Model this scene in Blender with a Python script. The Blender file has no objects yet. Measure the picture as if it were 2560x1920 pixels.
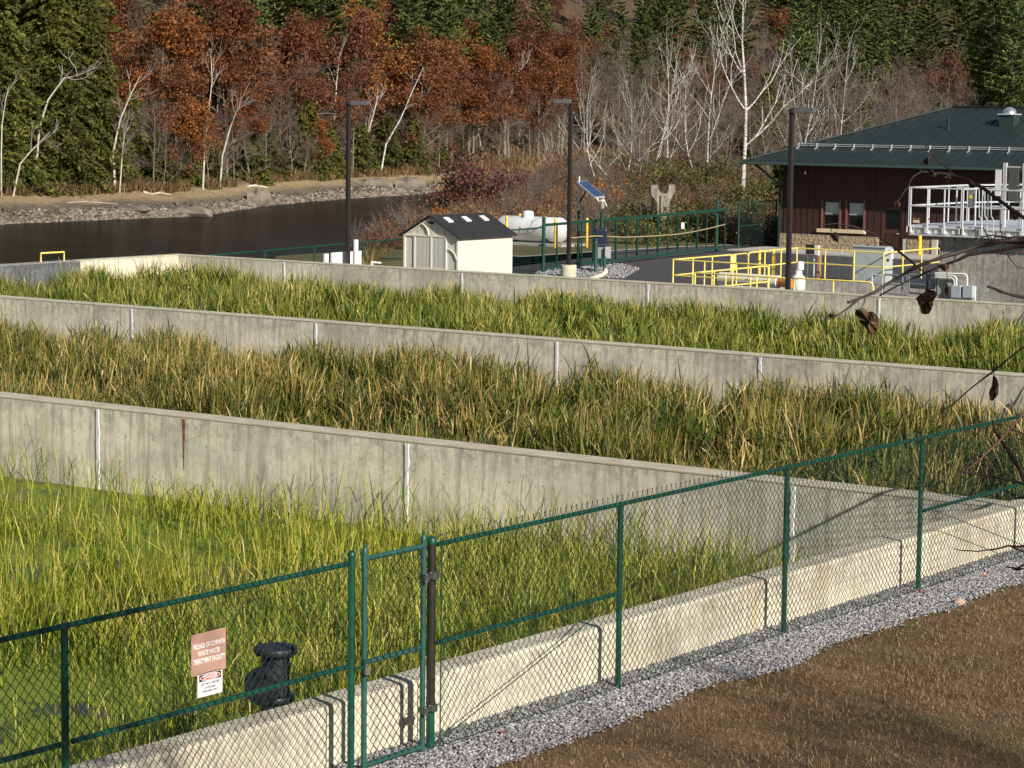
import bpy, math, random
import numpy as np
from mathutils import Vector, Matrix
R_ = math.radians
sc = bpy.context.scene
# ------------------------------------------------------------------ camera
# site axes: +x runs along the long basin walls, +y across the basins
FPX, PITCH, ROLL, HEAD, CH = 6273.0, R_(6.2825), R_(0.6746), R_(35.717), 5.65
F0 = np.array([0, math.cos(PITCH), -math.sin(PITCH)]); R0 = np.array([1.0, 0, 0]); U0 = np.cross(R0, F0)
R1 = R0*math.cos(ROLL)+U0*math.sin(ROLL); U1 = -R0*math.sin(ROLL)+U0*math.cos(ROLL)
ch_, sh_ = math.cos(HEAD), math.sin(HEAD)
def tosite(w): return np.array([w[0]*ch_-w[1]*sh_, w[0]*sh_+w[1]*ch_, w[2]])
CF, CR, CU = tosite(F0), tosite(R1), tosite(U1)
camd = bpy.data.cameras.new('camera'); cam = bpy.data.objects.new('camera', camd)
sc.collection.objects.link(cam); sc.camera = cam
camd.sensor_width = 36; camd.lens = FPX/2560*36; camd.clip_start = .5; camd.clip_end = 3000
M = Matrix.Identity(4)
for i in range(3):
    M[i][0] = CR[i]; M[i][1] = CU[i]; M[i][2] = -CF[i]
M[2][3] = CH
cam.matrix_world = M
sc.render.resolution_x = 1024; sc.render.resolution_y = 768
# ------------------------------------------------------------------ light
SUNEL = R_(28); SD = Vector((.94, -.34, 0)).normalized()
sund = Vector((SD.x*math.cos(SUNEL), SD.y*math.cos(SUNEL), math.sin(SUNEL)))
w = bpy.data.worlds.new('World'); sc.world = w; w.use_nodes = True
nt = w.node_tree; bg = nt.nodes['Background']
sky = nt.nodes.new('ShaderNodeTexSky'); sky.sky_type = 'NISHITA'; sky.sun_disc = False
sky.sun_elevation = SUNEL; sky.sun_rotation = math.atan2(sund.x, sund.y)
nt.links.new(sky.outputs[0], bg.inputs[0]); bg.inputs[1].default_value = .055
sl = bpy.data.lights.new('sun', 'SUN'); sl.energy = 5.0; sl.angle = R_(.53); sl.color = (1, .93, .83)
so = bpy.data.objects.new('sun', sl); sc.collection.objects.link(so)
so.rotation_euler = sund.to_track_quat('Z', 'Y').to_euler()
vs = sc.view_settings; vs.view_transform = 'Standard'; vs.look = 'None'; vs.gamma = 1; vs.exposure = 0.18
# ------------------------------------------------------------------ placing
def ray(px, py): return CF*FPX+CR*(px-1280)-CU*(py-960)
def onz(px, py, z): d = ray(px, py); t = (z-CH)/d[2]; return Vector(d*t+np.array([0, 0, CH]))
def onx(px, py, x): d = ray(px, py); t = x/d[0]; return Vector(d*t+np.array([0, 0, CH]))
def ony(px, py, y): d = ray(px, py); t = y/d[1]; return Vector(d*t+np.array([0, 0, CH]))
def atd(px, py, D): d = ray(px, py); return Vector(d*(D/FPX)+np.array([0, 0, CH]))
def projn(P):
    q = P-np.array([0, 0, CH]); f = q@CF
    return 1280+(q@CR)/f*FPX, 960-(q@CU)/f*FPX, f
# ------------------------------------------------------------------ materials
def nodes(m):
    m.use_nodes = True; n = m.node_tree; return n, n.nodes['Principled BSDF']
def mat(name, col, rough=.7, metal=0, spec=None):
    m = bpy.data.materials.new(name); n, b = nodes(m)
    b.inputs['Base Color'].default_value = (*col, 1); b.inputs['Roughness'].default_value = rough; b.inputs['Metallic'].default_value = metal
    if spec is not None: b.inputs['Specular IOR Level'].default_value = spec
    return m
def N(n, t, **k):
    x = n.nodes.new(t)
    for a, v in k.items():
        if a.startswith('i_'):
            key = a[2:]; key = int(key) if key.isdigit() else key.replace('_', ' ')
            x.inputs[key].default_value = v
        else: setattr(x, a, v)
    return x
def ramp(n, src, stops):
    r = n.nodes.new('ShaderNodeValToRGB'); e = r.color_ramp.elements
    while len(e) < len(stops): e.new(.5)
    for el, (p, c) in zip(e, stops):
        el.position = p; el.color = (*c, 1) if len(c) == 3 else c
    n.links.new(src, r.inputs[0]); return r.outputs[0]
def mapped(n, scale, coord='Object', loc=(0, 0, 0)):
    tc = N(n, 'ShaderNodeTexCoord'); mp = N(n, 'ShaderNodeMapping'); mp.inputs['Scale'].default_value = scale; mp.inputs['Location'].default_value = loc
    n.links.new(tc.outputs[coord], mp.inputs[0]); return mp.outputs[0]
def noise(n, vec, scale=1, detail=4, rough=.55, dist=0):
    x = N(n, 'ShaderNodeTexNoise'); x.inputs['Scale'].default_value = scale; x.inputs['Detail'].default_value = detail
    x.inputs['Roughness'].default_value = rough; x.inputs['Distortion'].default_value = dist
    n.links.new(vec, x.inputs['Vector']); return x.outputs['Fac']
def mix(n, fac, a, b, mode='MIX'):
    x = N(n, 'ShaderNodeMix', data_type='RGBA', blend_type=mode)
    for s, v in ((x.inputs[0], fac), (x.inputs[6], a), (x.inputs[7], b)):
        if isinstance(v, (int, float)): s.default_value = v
        elif isinstance(v, tuple): s.default_value = (*v, 1)
        else: n.links.new(v, s)
    return x.outputs[2]
def math_(n, op, a, b=None, c=None):
    x = N(n, 'ShaderNodeMath', operation=op)
    for i, v in enumerate((a, b, c)):
        if v is None: continue
        if isinstance(v, (int, float)): x.inputs[i].default_value = v
        else: n.links.new(v, x.inputs[i])
    return x.outputs[0]
def bump(n, b, h, dist=.01, st=.6):
    x = N(n, 'ShaderNodeBump'); x.inputs['Distance'].default_value = dist; x.inputs['Strength'].default_value = st
    n.links.new(h, x.inputs['Height']); n.links.new(x.outputs[0], b.inputs['Normal'])
def noisy(name, c1, c2, scale=3, rough=.8, bd=.0, metal=0, detail=5, sc3=(1, 1, 1)):
    m = bpy.data.materials.new(name); n, b = nodes(m); v = mapped(n, sc3)
    f = noise(n, v, scale, detail); col = ramp(n, f, [(.35, c1), (.65, c2)])
    n.links.new(col, b.inputs['Base Color']); b.inputs['Roughness'].default_value = rough; b.inputs['Metallic'].default_value = metal
    if bd: bump(n, b, noise(n, v, scale*6, 4), bd)
    return m
def concrete(name, base, dark, axis=0, panel=1.22, streak=1.0, warm=(.34, .25, .13), holes=True, sz=1.0, topdark=.0, dfac=.8):
    """board-formed concrete: mottling, run-off streaks, form joints, tie holes"""
    m = bpy.data.materials.new(name); n, b = nodes(m)
    tc = N(n, 'ShaderNodeTexCoord'); sep = N(n, 'ShaderNodeSeparateXYZ'); n.links.new(tc.outputs['Object'], sep.inputs[0])
    U = sep.outputs[axis]; Z = sep.outputs[2]
    big = noise(n, mapped(n, (.55, .55, .9)), 1, 6, .6, .5)
    col = ramp(n, big, [(.36, dark), (.5, base), (.64, tuple(min(1, c*1.16) for c in base))])
    st = noise(n, mapped(n, (9, 9, .7)), 1, 5, .65)
    col = mix(n, ramp(n, st, [(.47, (0, 0, 0)), (.66, (.9*streak,)*3)]), col, tuple(c*.55 for c in dark))
    sp = noise(n, mapped(n, (11, 11, 8)), 1, 6, .75)
    col = mix(n, ramp(n, sp, [(.50, (0, 0, 0)), (.62, (.85*dfac,)*3)]), col, tuple(c*.55 for c in dark))
    # darker weathered band patches under the coping
    zt = math_(n, 'SUBTRACT', Z, math_(n, 'MULTIPLY', noise(n, mapped(n, (2.2, 2.2, .4)), 1, 4), .9))
    zt = math_(n, 'MULTIPLY', math_(n, 'SMOOTH_MIN', math_(n, 'MAXIMUM', math_(n, 'MULTIPLY', math_(n, 'ADD', zt, .42), 2.2), 0), 1, .1), .75)
    spk = noise(n, mapped(n, (7, 7, 6)), 1, 6, .7)
    col = mix(n, math_(n, 'MULTIPLY', zt, ramp(n, spk, [(.42, (0, 0, 0)), (.62, (.8, .8, .8))])), col, tuple(c*.45 for c in dark))
    wm = noise(n, mapped(n, (1.6, 1.6, .35), loc=(7, 3, 1)), 1, 3)
    col = mix(n, ramp(n, wm, [(.6, (0, 0, 0)), (.75, (.35, .35, .35))]), col, warm)
    f = math_(n, 'FRACT', math_(n, 'DIVIDE', U, panel)); ln = math_(n, 'LESS_THAN', math_(n, 'ABSOLUTE', math_(n, 'SUBTRACT', f, .5)), .0085)
    col = mix(n, math_(n, 'MULTIPLY', ln, .26), col, tuple(c*.35 for c in dark))
    if holes:
        hu = math_(n, 'SUBTRACT', math_(n, 'FRACT', math_(n, 'DIVIDE', U, panel/2)), .5); hz = math_(n, 'SUBTRACT', math_(n, 'FRACT', math_(n, 'ADD', math_(n, 'DIVIDE', Z, .62*sz), .35)), .5)
        d = math_(n, 'SQRT', math_(n, 'ADD', math_(n, 'POWER', math_(n, 'MULTIPLY', hu, panel/2), 2), math_(n, 'POWER', math_(n, 'MULTIPLY', hz, .62*sz), 2)))
        hl = math_(n, 'MULTIPLY', math_(n, 'LESS_THAN', d, .015), ramp(n, noise(n, mapped(n, (.9, .9, 2.1), loc=(3, 9, 4)), 1, 2), [(.46, (0, 0, 0)), (.5, (1, 1, 1))]))
        col = mix(n, math_(n, 'MULTIPLY', hl, .75), col, (.03, .03, .03))
    n.links.new(col, b.inputs['Base Color']); b.inputs['Roughness'].default_value = .92; b.inputs['Specular IOR Level'].default_value = .2
    bump(n, b, noise(n, mapped(n, (30, 30, 20)), 1, 5), .006, .5)
    return m
def leafmat(name, cols, trans=.3, rough=.55, hue=.05, attr='rnd'):
    """foliage: colour per leaf from a stored value, shifted a little per plant"""
    m = bpy.data.materials.new(name); m.use_nodes = True; n = m.node_tree; b = n.nodes['Principled BSDF']; out = n.nodes['Material Output']
    a = N(n, 'ShaderNodeAttribute'); a.attribute_name = attr
    k = len(cols); col = ramp(n, a.outputs['Fac'], [(i/max(1, k-1), c) for i, c in enumerate(cols)])
    oi = N(n, 'ShaderNodeObjectInfo'); hs = N(n, 'ShaderNodeHueSaturation')
    n.links.new(math_(n, 'ADD', math_(n, 'MULTIPLY', math_(n, 'SUBTRACT', oi.outputs['Random'], .5), hue), .5), hs.inputs['Hue'])
    n.links.new(math_(n, 'ADD', math_(n, 'MULTIPLY', oi.outputs['Random'], .5), .75), hs.inputs['Value']); n.links.new(col, hs.inputs['Color'])
    b.inputs['Roughness'].default_value = rough; b.inputs['Specular IOR Level'].default_value = .25
    n.links.new(hs.outputs[0], b.inputs['Base Color'])
    t = N(n, 'ShaderNodeBsdfTranslucent'); n.links.new(hs.outputs[0], t.inputs[0]); mx = N(n, 'ShaderNodeMixShader'); mx.inputs[0].default_value = trans
    n.links.new(b.outputs[0], mx.inputs[1]); n.links.new(t.outputs[0], mx.inputs[2]); n.links.new(mx.outputs[0], out.inputs[0])
    return m
# ------------------------------------------------------------------ mesh tools
COL = sc.collection
class MB:
    def __init__(s): s.v = []; s.f = []
    def add(s, vs, fs):
        o = len(s.v); s.v += [tuple(v) for v in vs]; s.f += [tuple(i+o for i in f) for f in fs]; return s
    def box(s, a, b):
        x0, y0, z0 = a; x1, y1, z1 = b
        return s.add([(x0, y0, z0), (x1, y0, z0), (x1, y1, z0), (x0, y1, z0), (x0, y0, z1), (x1, y0, z1), (x1, y1, z1), (x0, y1, z1)],
                     [(0, 3, 2, 1), (4, 5, 6, 7), (0, 1, 5, 4), (1, 2, 6, 5), (2, 3, 7, 6), (3, 0, 4, 7)])
    def bar(s, p, q, wd, ht=None, up=(0, 0, 1)):
        ht = ht or wd; p = Vector(p); q = Vector(q); d = (q-p).normalized(); u = Vector(up)
        if abs(d.dot(u)) > .99: u = Vector((1, 0, 0))
        sd = d.cross(u).normalized(); u = sd.cross(d).normalized(); c = []
        for e in (p, q):
            for i, j in ((-1, -1), (1, -1), (1, 1), (-1, 1)): c.append(e+sd*(i*wd/2)+u*(j*ht/2))
        return s.add(c, [(0, 1, 2, 3), (7, 6, 5, 4), (0, 4, 5, 1), (1, 5, 6, 2), (2, 6, 7, 3), (3, 7, 4, 0)])
    def tube(s, pts, r, n=8, cap=True):
        pts = [Vector(p) for p in pts]; rr = r if hasattr(r, '__len__') else [r]*len(pts); vs = []; fs = []; prev = None
        for i, p in enumerate(pts):
            d = ((pts[min(i+1, len(pts)-1)]-pts[max(i-1, 0)])).normalized()
            if prev is None:
                u = Vector((0, 0, 1)) if abs(d.z) < .9 else Vector((1, 0, 0)); prev = d.cross(u).normalized()
            a = (prev-d*prev.dot(d)).normalized(); prev = a; bb = d.cross(a)
            for k in range(n):
                t = 2*math.pi*k/n; vs.append(p+(a*math.cos(t)+bb*math.sin(t))*rr[i])
        for i in range(len(pts)-1):
            for k in range(n): fs.append((i*n+k, i*n+(k+1) % n, (i+1)*n+(k+1) % n, (i+1)*n+k))
        if cap: fs.append(tuple(reversed(range(n)))); fs.append(tuple((len(pts)-1)*n+k for k in range(n)))
        return s.add(vs, fs)
    def lathe(s, c, prof, n=20, axis=(0, 0, 1)):
        """profile of (radius, height) pairs turned round an axis"""
        c = Vector(c); ax = Vector(axis).normalized(); u = Vector((1, 0, 0)) if abs(ax.x) < .9 else Vector((0, 1, 0))
        a = ax.cross(u).normalized(); bb = ax.cross(a); vs = []; fs = []
        for r, h in prof:
            for k in range(n):
                t = 2*math.pi*k/n; vs.append(c+ax*h+(a*math.cos(t)+bb*math.sin(t))*r)
        for i in range(len(prof)-1):
            for k in range(n): fs.append((i*n+k, i*n+(k+1) % n, (i+1)*n+(k+1) % n, (i+1)*n+k))
        fs.append(tuple(reversed(range(n)))); fs.append(tuple((len(prof)-1)*n+k for k in range(n)))
        return s.add(vs, fs)
    def build(s, name, m=None, parent=None, smooth=False, bevel=0):
        me = bpy.data.meshes.new(name); me.from_pydata(s.v, [], s.f); me.update()
        o = bpy.data.objects.new(name, me); COL.objects.link(o)
        if m: me.materials.append(m)
        if smooth:
            me.polygons.foreach_set('use_smooth', [True]*len(me.polygons)); me.set_sharp_from_angle(angle=R_(40))
        if bevel:
            md = o.modifiers.new('b', 'BEVEL'); md.width = bevel; md.segments = 2; md.limit_method = 'ANGLE'
        if parent: o.parent = parent; o.matrix_parent_inverse = parent.matrix_world.inverted()
        return o
def npmesh(name, V, Fc, m=None, parent=None, attrs=None, smooth=False):
    V = np.asarray(V, np.float32); Fc = np.asarray(Fc, np.int32); k = Fc.shape[1]
    me = bpy.data.meshes.new(name); me.vertices.add(len(V)); me.vertices.foreach_set('co', V.ravel())
    me.loops.add(Fc.size); me.loops.foreach_set('vertex_index', Fc.ravel()); me.polygons.add(len(Fc))
    me.polygons.foreach_set('loop_start', np.arange(0, Fc.size, k, dtype=np.int32))
    me.update(calc_edges=True)
    if smooth: me.polygons.foreach_set('use_smooth', np.ones(len(Fc), bool))
    for a, (dom, val) in (attrs or {}).items():
        at = me.attributes.new(a, 'FLOAT', dom); at.data.foreach_set('value', np.asarray(val, np.float32))
    if m: me.materials.append(m)
    o = bpy.data.objects.new(name, me); COL.objects.link(o)
    if parent: o.parent = parent; o.matrix_parent_inverse = parent.matrix_world.inverted()
    return o
def tag(o, label=None, cat=None, group=None, kind=None):
    if label: o['label'] = label
    if cat: o['category'] = cat
    if group: o['group'] = group
    if kind: o['kind'] = kind
    return o
def empty(name, loc, label, cat, group=None):
    o = bpy.data.objects.new(name, None); COL.objects.link(o); o.location = loc; o.empty_display_size = .2
    o.matrix_world = Matrix.Translation(Vector(loc)); return tag(o, label, cat, group)
def dup(root, loc, rz=0, s=1, label=None, group=None, cat=None):
    r = root.copy(); COL.objects.link(r); r.location = loc; r.rotation_euler = (0, 0, rz); r.scale = (s, s, s) if not hasattr(s, '__len__') else s
    tag(r, label, cat, group)
    for c_ in list(root.children):
        c = c_.copy(); COL.objects.link(c); c.parent = r
        for g_ in c_.children:
            g = g_.copy(); COL.objects.link(g); g.parent = c
    return r
def vnoise(x, y, s=1.0, seed=0):
    """cheap smooth value noise in 0..1"""
    rs = np.random.RandomState(seed); T = rs.rand(64, 64)
    x = np.asarray(x, float)/s+seed*3.7; y = np.asarray(y, float)/s+seed*1.3
    xi = np.floor(x).astype(int); yi = np.floor(y).astype(int); fx = x-xi; fy = y-yi; fx = fx*fx*(3-2*fx); fy = fy*fy*(3-2*fy)
    g = lambda a, b: T[a % 64, b % 64]
    return (g(xi, yi)*(1-fx)+g(xi+1, yi)*fx)*(1-fy)+(g(xi, yi+1)*(1-fx)+g(xi+1, yi+1)*fx)*fy
def sstep(a, b, x): t = np.clip((x-a)/(b-a), 0, 1); return t*t*(3-2*t)
def segtubes(S, n=4):
    """many straight tapered tubes at once; S rows: p0(3) p1(3) r0 r1"""
    S = np.asarray(S, float); p0 = S[:, :3]; p1 = S[:, 3:6]; d = p1-p0; L = np.linalg.norm(d, axis=1, keepdims=True)+1e-9; d = d/L
    u = np.where(np.abs(d[:, 2:3]) < .9, np.array([[0, 0, 1.]]), np.array([[1., 0, 0]])); a = np.cross(d, u); a /= np.linalg.norm(a, axis=1, keepdims=True); b = np.cross(d, a)
    V = []
    for p, r in ((p0, S[:, 6:7]), (p1, S[:, 7:8])):
        for k in range(n):
            t = 2*math.pi*k/n; V.append(p+(a*math.cos(t)+b*math.sin(t))*r)
    V = np.stack(V, 1).reshape(-1, 3); o = np.arange(len(S))[:, None]*2*n; Fc = []
    for k in range(n): Fc.append(np.concatenate([o+k, o+(k+1) % n, o+n+(k+1) % n, o+n+k], 1))
    return V, np.stack(Fc, 1).reshape(-1, 4)
# ------------------------------------------------------------------ shared materials
GREEN = noisy('green_vinyl', (.003, .048, .028), (.007, .078, .048), 8, .42)
GATEG = noisy('green_gate_paint', (.018, .078, .064), (.03, .105, .085), 8, .45)
WIRE = mat('green_wire', (.004, .026, .022), .5)
DKGREEN = mat('dark_green_paint', (.008, .055, .036), .5)
YEL = noisy('yellow_paint', (.80, .50, .03), (.92, .62, .06), 5, .45)
YELP = noisy('pale_yellow_rail', (.90, .70, .13), (.96, .82, .28), 5, .45)
WHITE = noisy('white_paint', (.74, .74, .70), (.84, .84, .80), 4, .5)
GALV = noisy('aluminium', (.62, .64, .66), (.80, .81, .82), 6, .4, metal=.35)
BLACKM = noisy('black_iron', (.012, .014, .018), (.03, .034, .04), 9, .5, .003)
BRONZE = mat('bronze_pole_paint', (.028, .022, .02), .45)
CW = concrete('weathered_concrete', (.78, .73, .59), (.60, .57, .48), 0, dfac=.42, streak=.75)
CWT = noisy('coping_concrete', (.46, .42, .31), (.58, .54, .42), 3, .9, .004)
CD = concrete('cream_concrete', (.80, .74, .58), (.66, .60, .46), 1, panel=2.44, streak=.35, warm=(.50, .34, .14), holes=False, dfac=.35)
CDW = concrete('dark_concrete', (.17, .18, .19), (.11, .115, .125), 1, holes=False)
CT = concrete('tank_concrete', (.48, .47, .42), (.38, .37, .34), 0, panel=2.4, streak=.9, sz=2)
SEAL = noisy('white_sealant', (.68, .70, .72), (.85, .86, .86), 20, .6)

# ================================================================== BASINS
ZT, WL = .56, -.86
def wall(name, a, b, m, label, axis, joints=(), topm=None, side=None, seed=0):
    root = empty(name, ((a[0]+b[0])/2, (a[1]+b[1])/2, a[2]), label, 'wall', 'concrete walls of the reed basins')
    MB().box(a, (b[0], b[1], b[2]-.045)).build('wall_body', m, root)
    q = .006
    MB().box((a[0]-q, a[1]-q, b[2]-.045), (b[0]+q, b[1]+q, b[2])).build('coping', topm or CWT, root, bevel=.014)
    rng = random.Random(seed)
    for j in joints:          # ragged white caulk over each expansion joint
        s = MB(); n = 26; zz = [a[2]+(b[2]-.05-a[2])*i/n for i in range(n+1)]; L = []; Rr = []
        for z in zz:
            L.append(j-.030-rng.random()*.016-(.01 if rng.random() < .12 else 0)); Rr.append(j+.030+rng.random()*.02+(.014 if rng.random() < .15 else 0))
        for i in range(n):
            y = a[1]-.006
            s.add([(L[i], y, zz[i]), (Rr[i], y, zz[i]), (Rr[i+1], y, zz[i+1]), (L[i+1], y, zz[i+1]), (L[i]+.01, y-.012, zz[i]), (Rr[i]-.01, y-.012, zz[i]), (Rr[i+1]-.01, y-.012, zz[i+1]), (L[i+1]+.01, y-.012, zz[i+1])],
                  [(4, 5, 6, 7), (0, 4, 7, 3), (5, 1, 2, 6)])
        s.build('joint_sealant', SEAL, root)
    return root
XD = -13.83
wC = wall('basin_wall', (-59.0, 30.08, -2.2), (XD-.004, 30.5, ZT), CW, 'nearest long grey concrete wall, rust streak near its top, reeds in front', 0, (-30.24, -23.6, -16.83), seed=1)
wB = wall('basin_wall', (-59.0, 45.55, -2.2), (XD-.004, 45.93, ZT), CW, 'middle long grey concrete wall between the two rear strips of reeds', 0, (-51.3, -44.57, -38.52, -31.54, -26.35, -19.6), seed=2)
wA = wall('basin_wall', (-58.99, 62.55, -2.2), (XD-.004, 62.93, ZT), CW, 'rearmost long grey concrete wall, with the shed and yard behind it', 0, (-54.26, -46.95, -40.06, -32.42, -25.6), seed=3)
rs = MB(); rr = random.Random(5)
for i in range(14):
    z0 = .50-.06*i; z1 = z0-.06; w0 = .028*(1-i/16)+rr.random()*.006; w1 = .028*(1-(i+1)/16)+.003
    rs.add([(-28.26-w0, 30.074, z0), (-28.26+w0, 30.074, z0), (-28.26+w1, 30.074, z1), (-28.26-w1, 30.074, z1)], [(0, 3, 2, 1)])
rs.build('rust_streak', noisy('rust', (.16, .045, .012), (.34, .15, .06), 12, .9), wC)
wE = empty('end_wall', (-59.2, 60, -2.2), 'short cream concrete end wall running left from the rear wall corner', 'wall')
MB().box((-59.4, 57.95, -2.2), (-59.0, 62.93, ZT-.045)).build('wall_body', CD, wE)
MB().box((-59.406, 57.95, ZT-.045), (-58.994, 62.936, ZT)).build('coping', CWT, wE, bevel=.014)
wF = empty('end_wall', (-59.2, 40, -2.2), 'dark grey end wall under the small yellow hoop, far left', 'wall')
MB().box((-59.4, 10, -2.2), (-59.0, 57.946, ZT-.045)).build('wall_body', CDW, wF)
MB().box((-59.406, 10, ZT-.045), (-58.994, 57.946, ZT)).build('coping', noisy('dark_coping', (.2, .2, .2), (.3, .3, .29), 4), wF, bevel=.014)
wD = empty('front_wall', (-13.65, 30, -2.2), 'low cream concrete wall just behind the chain-link fence', 'wall')
MB().box((XD, 8, -2.2), (-13.49, 70, ZT)).build('wall_body', CD, wD, bevel=.035)
# ---- water with duckweed
def duckmat():
    m = bpy.data.materials.new('duckweed_water'); n, b = nodes(m); v = mapped(n, (1, 1, 1))
    a = noise(n, v, .55, 5, .6, .8); f = ramp(n, a, [(.37, (0, 0, 0)), (.46, (1, 1, 1))])
    g = ramp(n, noise(n, v, 22, 5, .7), [(.3, (.10, .145, .010)), (.6, (.20, .26, .018)), (.8, (.27, .32, .03))])
    n.links.new(mix(n, f, (.022, .028, .028), g), b.inputs['Base Color'])
    n.links.new(math_(n, 'ADD', math_(n, 'MULTIPLY', f, .75), .12), b.inputs['Roughness'])
    bump(n, b, noise(n, v, 60, 4), .004, .4); return m
DW = duckmat()
def sheet(name, x0, x1, y0, y1, z, m, kind='structure', **k):
    return tag(MB().add([(x0, y0, z), (x1, y0, z), (x1, y1, z), (x0, y1, z)], [(0, 1, 2, 3)]).build(name, m), kind=kind, **k)
for y0, y1 in ((5, 30.08), (30.5, 45.55), (45.93, 62.55)): sheet('basin_water', -59, XD, y0, y1, WL, DW)
# ================================================================== REEDS
def reedmat(name, green, dry, low):
    m = bpy.data.materials.new(name); m.use_nodes = True; n = m.node_tree; b = n.nodes['Principled BSDF']; out = n.nodes['Material Output']
    A = lambda s: (lambda x: (setattr(x, 'attribute_name', s), x.outputs['Fac'])[1])(N(n, 'ShaderNodeAttribute'))
    rnd, t, dr = A('rnd'), A('along'), A('dry')
    g = ramp(n, rnd, [(0, green[0]), (.5, green[1]), (1, green[2])]); d = ramp(n, rnd, [(0, dry[0]), (.5, dry[1]), (1, dry[2])])
    f = math_(n, 'MULTIPLY', math_(n, 'SUBTRACT', math_(n, 'ADD', math_(n, 'MULTIPLY', t, .6), dr), 1.0), 3.0); f = math_(n, 'MINIMUM', math_(n, 'MAXIMUM', f, 0), 1)
    col = mix(n, f, g, d)
    n.links.new(col, b.inputs['Base Color']); b.inputs['Roughness'].default_value = .5; b.inputs['Specular IOR Level'].default_value = .35
    tr = N(n, 'ShaderNodeBsdfTranslucent'); n.links.new(col, tr.inputs[0]); mx = N(n, 'ShaderNodeMixShader'); mx.inputs[0].default_value = .16
    n.links.new(b.outputs[0], mx.inputs[1]); n.links.new(tr.outputs[0], mx.inputs[2]); n.links.new(mx.outputs[0], out.inputs[0]); return m
def blades(name, X, Y, Z0, H, W, dry, m, seed, lean=.12, bend=.25, K=6, kink=.12, wind=(0, 0), leafy=.5, label=None, cat='reeds', twist=.5):
    r = np.random.RandomState(seed); n = len(X); side = r.rand(n) < leafy; H = np.array(H); fr_ = .10+.58*r.rand(n); dry = np.clip(np.where(side, dry+(fr_-.45)*.8, dry), 0, 1.2)   # side leaves spring part-way up the clump; low ones coloured darker for shaded gaps
    Z0 = np.where(side, Z0+H*fr_, Z0)[:, None]; H = np.where(side, np.minimum(H*.55, .32+.4*r.rand(n)), H); lean = np.where(side, lean*2.6, lean); bend = np.where(side, bend*1.5, bend)
    az = r.rand(n)*2*math.pi; fa = r.rand(n)*math.pi
    ln = np.abs(r.randn(n))*lean; bd = np.abs(r.randn(n))*bend*r.rand(n)
    t = np.linspace(0, 1, K)[None, :]; kk = (r.rand(n) < kink)[:, None]; tk = (.35+.45*r.rand(n))[:, None]; ka = (1.1+1.1*r.rand(n))[:, None]
    ang = ln[:, None]+bd[:, None]*2.2*t**2+np.where(kk & (t > tk), ka, 0)
    seg = np.diff(t, axis=1, prepend=0); hx = np.cumsum(np.sin(ang)*seg, 1)*H[:, None]; hz = np.cumsum(np.cos(ang)*seg, 1)*H[:, None]
    cx = X[:, None]+np.cos(az)[:, None]*hx+wind[0]*t**2*H[:, None]; cy = Y[:, None]+np.sin(az)[:, None]*hx+wind[1]*t**2*H[:, None]; cz = Z0+hz
    wd = W[:, None]*np.where(t < .7, 1-.25*t, (1-t)*2.6+.06)*.5; fan = fa[:, None]+twist*t*(r.rand(n)[:, None]-.5)*4
    dx = np.cos(fan)*wd; dy = np.sin(fan)*wd
    V = np.stack([np.stack([cx-dx, cy-dy, cz], -1), np.stack([cx+dx, cy+dy, cz], -1)], 2).reshape(-1, 3)
    o = (np.arange(n)*2*K)[:, None, None]; k = (np.arange(K-1)*2)[None, :, None]; Fc = (o+k+np.array([0, 1, 3, 2])[None, None, :]).reshape(-1, 4)
    rv = np.repeat(r.rand(n), 2*K); tv = np.tile(np.repeat(np.linspace(0, 1, K), 2), n); dv = np.repeat(dry, 2*K)
    o = npmesh(name, V, Fc, m, attrs={'rnd': ('POINT', rv), 'along': ('POINT', tv), 'dry': ('POINT', dv)}, smooth=True)
    return tag(o, label, cat, kind='stuff')
def scatter(n, x0, x1, y0, y1, seed, z=0.3, dens=None):
    r = np.random.RandomState(seed); X = x0+(x1-x0)*r.rand(n); Y = y0+(y1-y0)*r.rand(n)
    px, py, f = projn(np.stack([X, Y, np.full(n, z)], 1)); k = (px > -60) & (px < 2620) & (py < 2150) & (f > 3)
    X, Y = X[k], Y[k]
    if dens is not None: d = dens(X, Y); k = r.rand(len(X)) < d; X, Y = X[k], Y[k]
    return X, Y, r
RG = ((.11, .17, .010), (.20, .27, .020), (.34, .38, .035)); RD = ((.34, .22, .06), (.55, .38, .11), (.72, .55, .24))
RM3 = reedmat('reed_leaf_bright', ((.035, .075, .008), (.17, .225, .016), (.50, .48, .055)), ((.42, .27, .05), (.66, .50, .13), (.74, .56, .24)), 0)
RM2 = reedmat('reed_leaf_tawny', ((.014, .034, .007), (.06, .10, .012), (.26, .25, .04)), ((.34, .19, .05), (.62, .40, .12), (.82, .62, .30)), 0)
RM1 = reedmat('reed_leaf_green', ((.018, .045, .008), (.09, .145, .013), (.33, .35, .045)), ((.45, .36, .08), (.66, .52, .14), (.78, .62, .26)), 0)
def holes3(X, Y):
    d = .18+1.0*vnoise(X, Y, .9, 3)**1.3
    for cx, cy, rx, ry, k in ((-19.6, 18.6, 1.9, 2.5, .97), (-17.6, 15.8, 1.5, 1.7, .9), (-21.3, 16.5, 1.5, 1.8, .85), (-22.8, 18.6, 1.4, 1.0, .9), (-30.6, 28.3, 3.2, 1.5, .97), (-27.2, 27.3, 2.6, 1.0, .85), (-24.6, 25.4, 2.4, .9, .85), (-27.0, 24.3, 2.0, .8, .8), (-15.2, 29.0, 1.5, .8, .7), (-25.5, 23.2, 2.0, .6, .6)):
        d = d*(1-k*np.exp(-((X-cx)/rx)**4-((Y-cy)/ry)**4))
    d = d*(1-.55*sstep(29.0, 29.7, Y)); d = d*np.where(X < -21, .62, 1.0)
    return d
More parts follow.
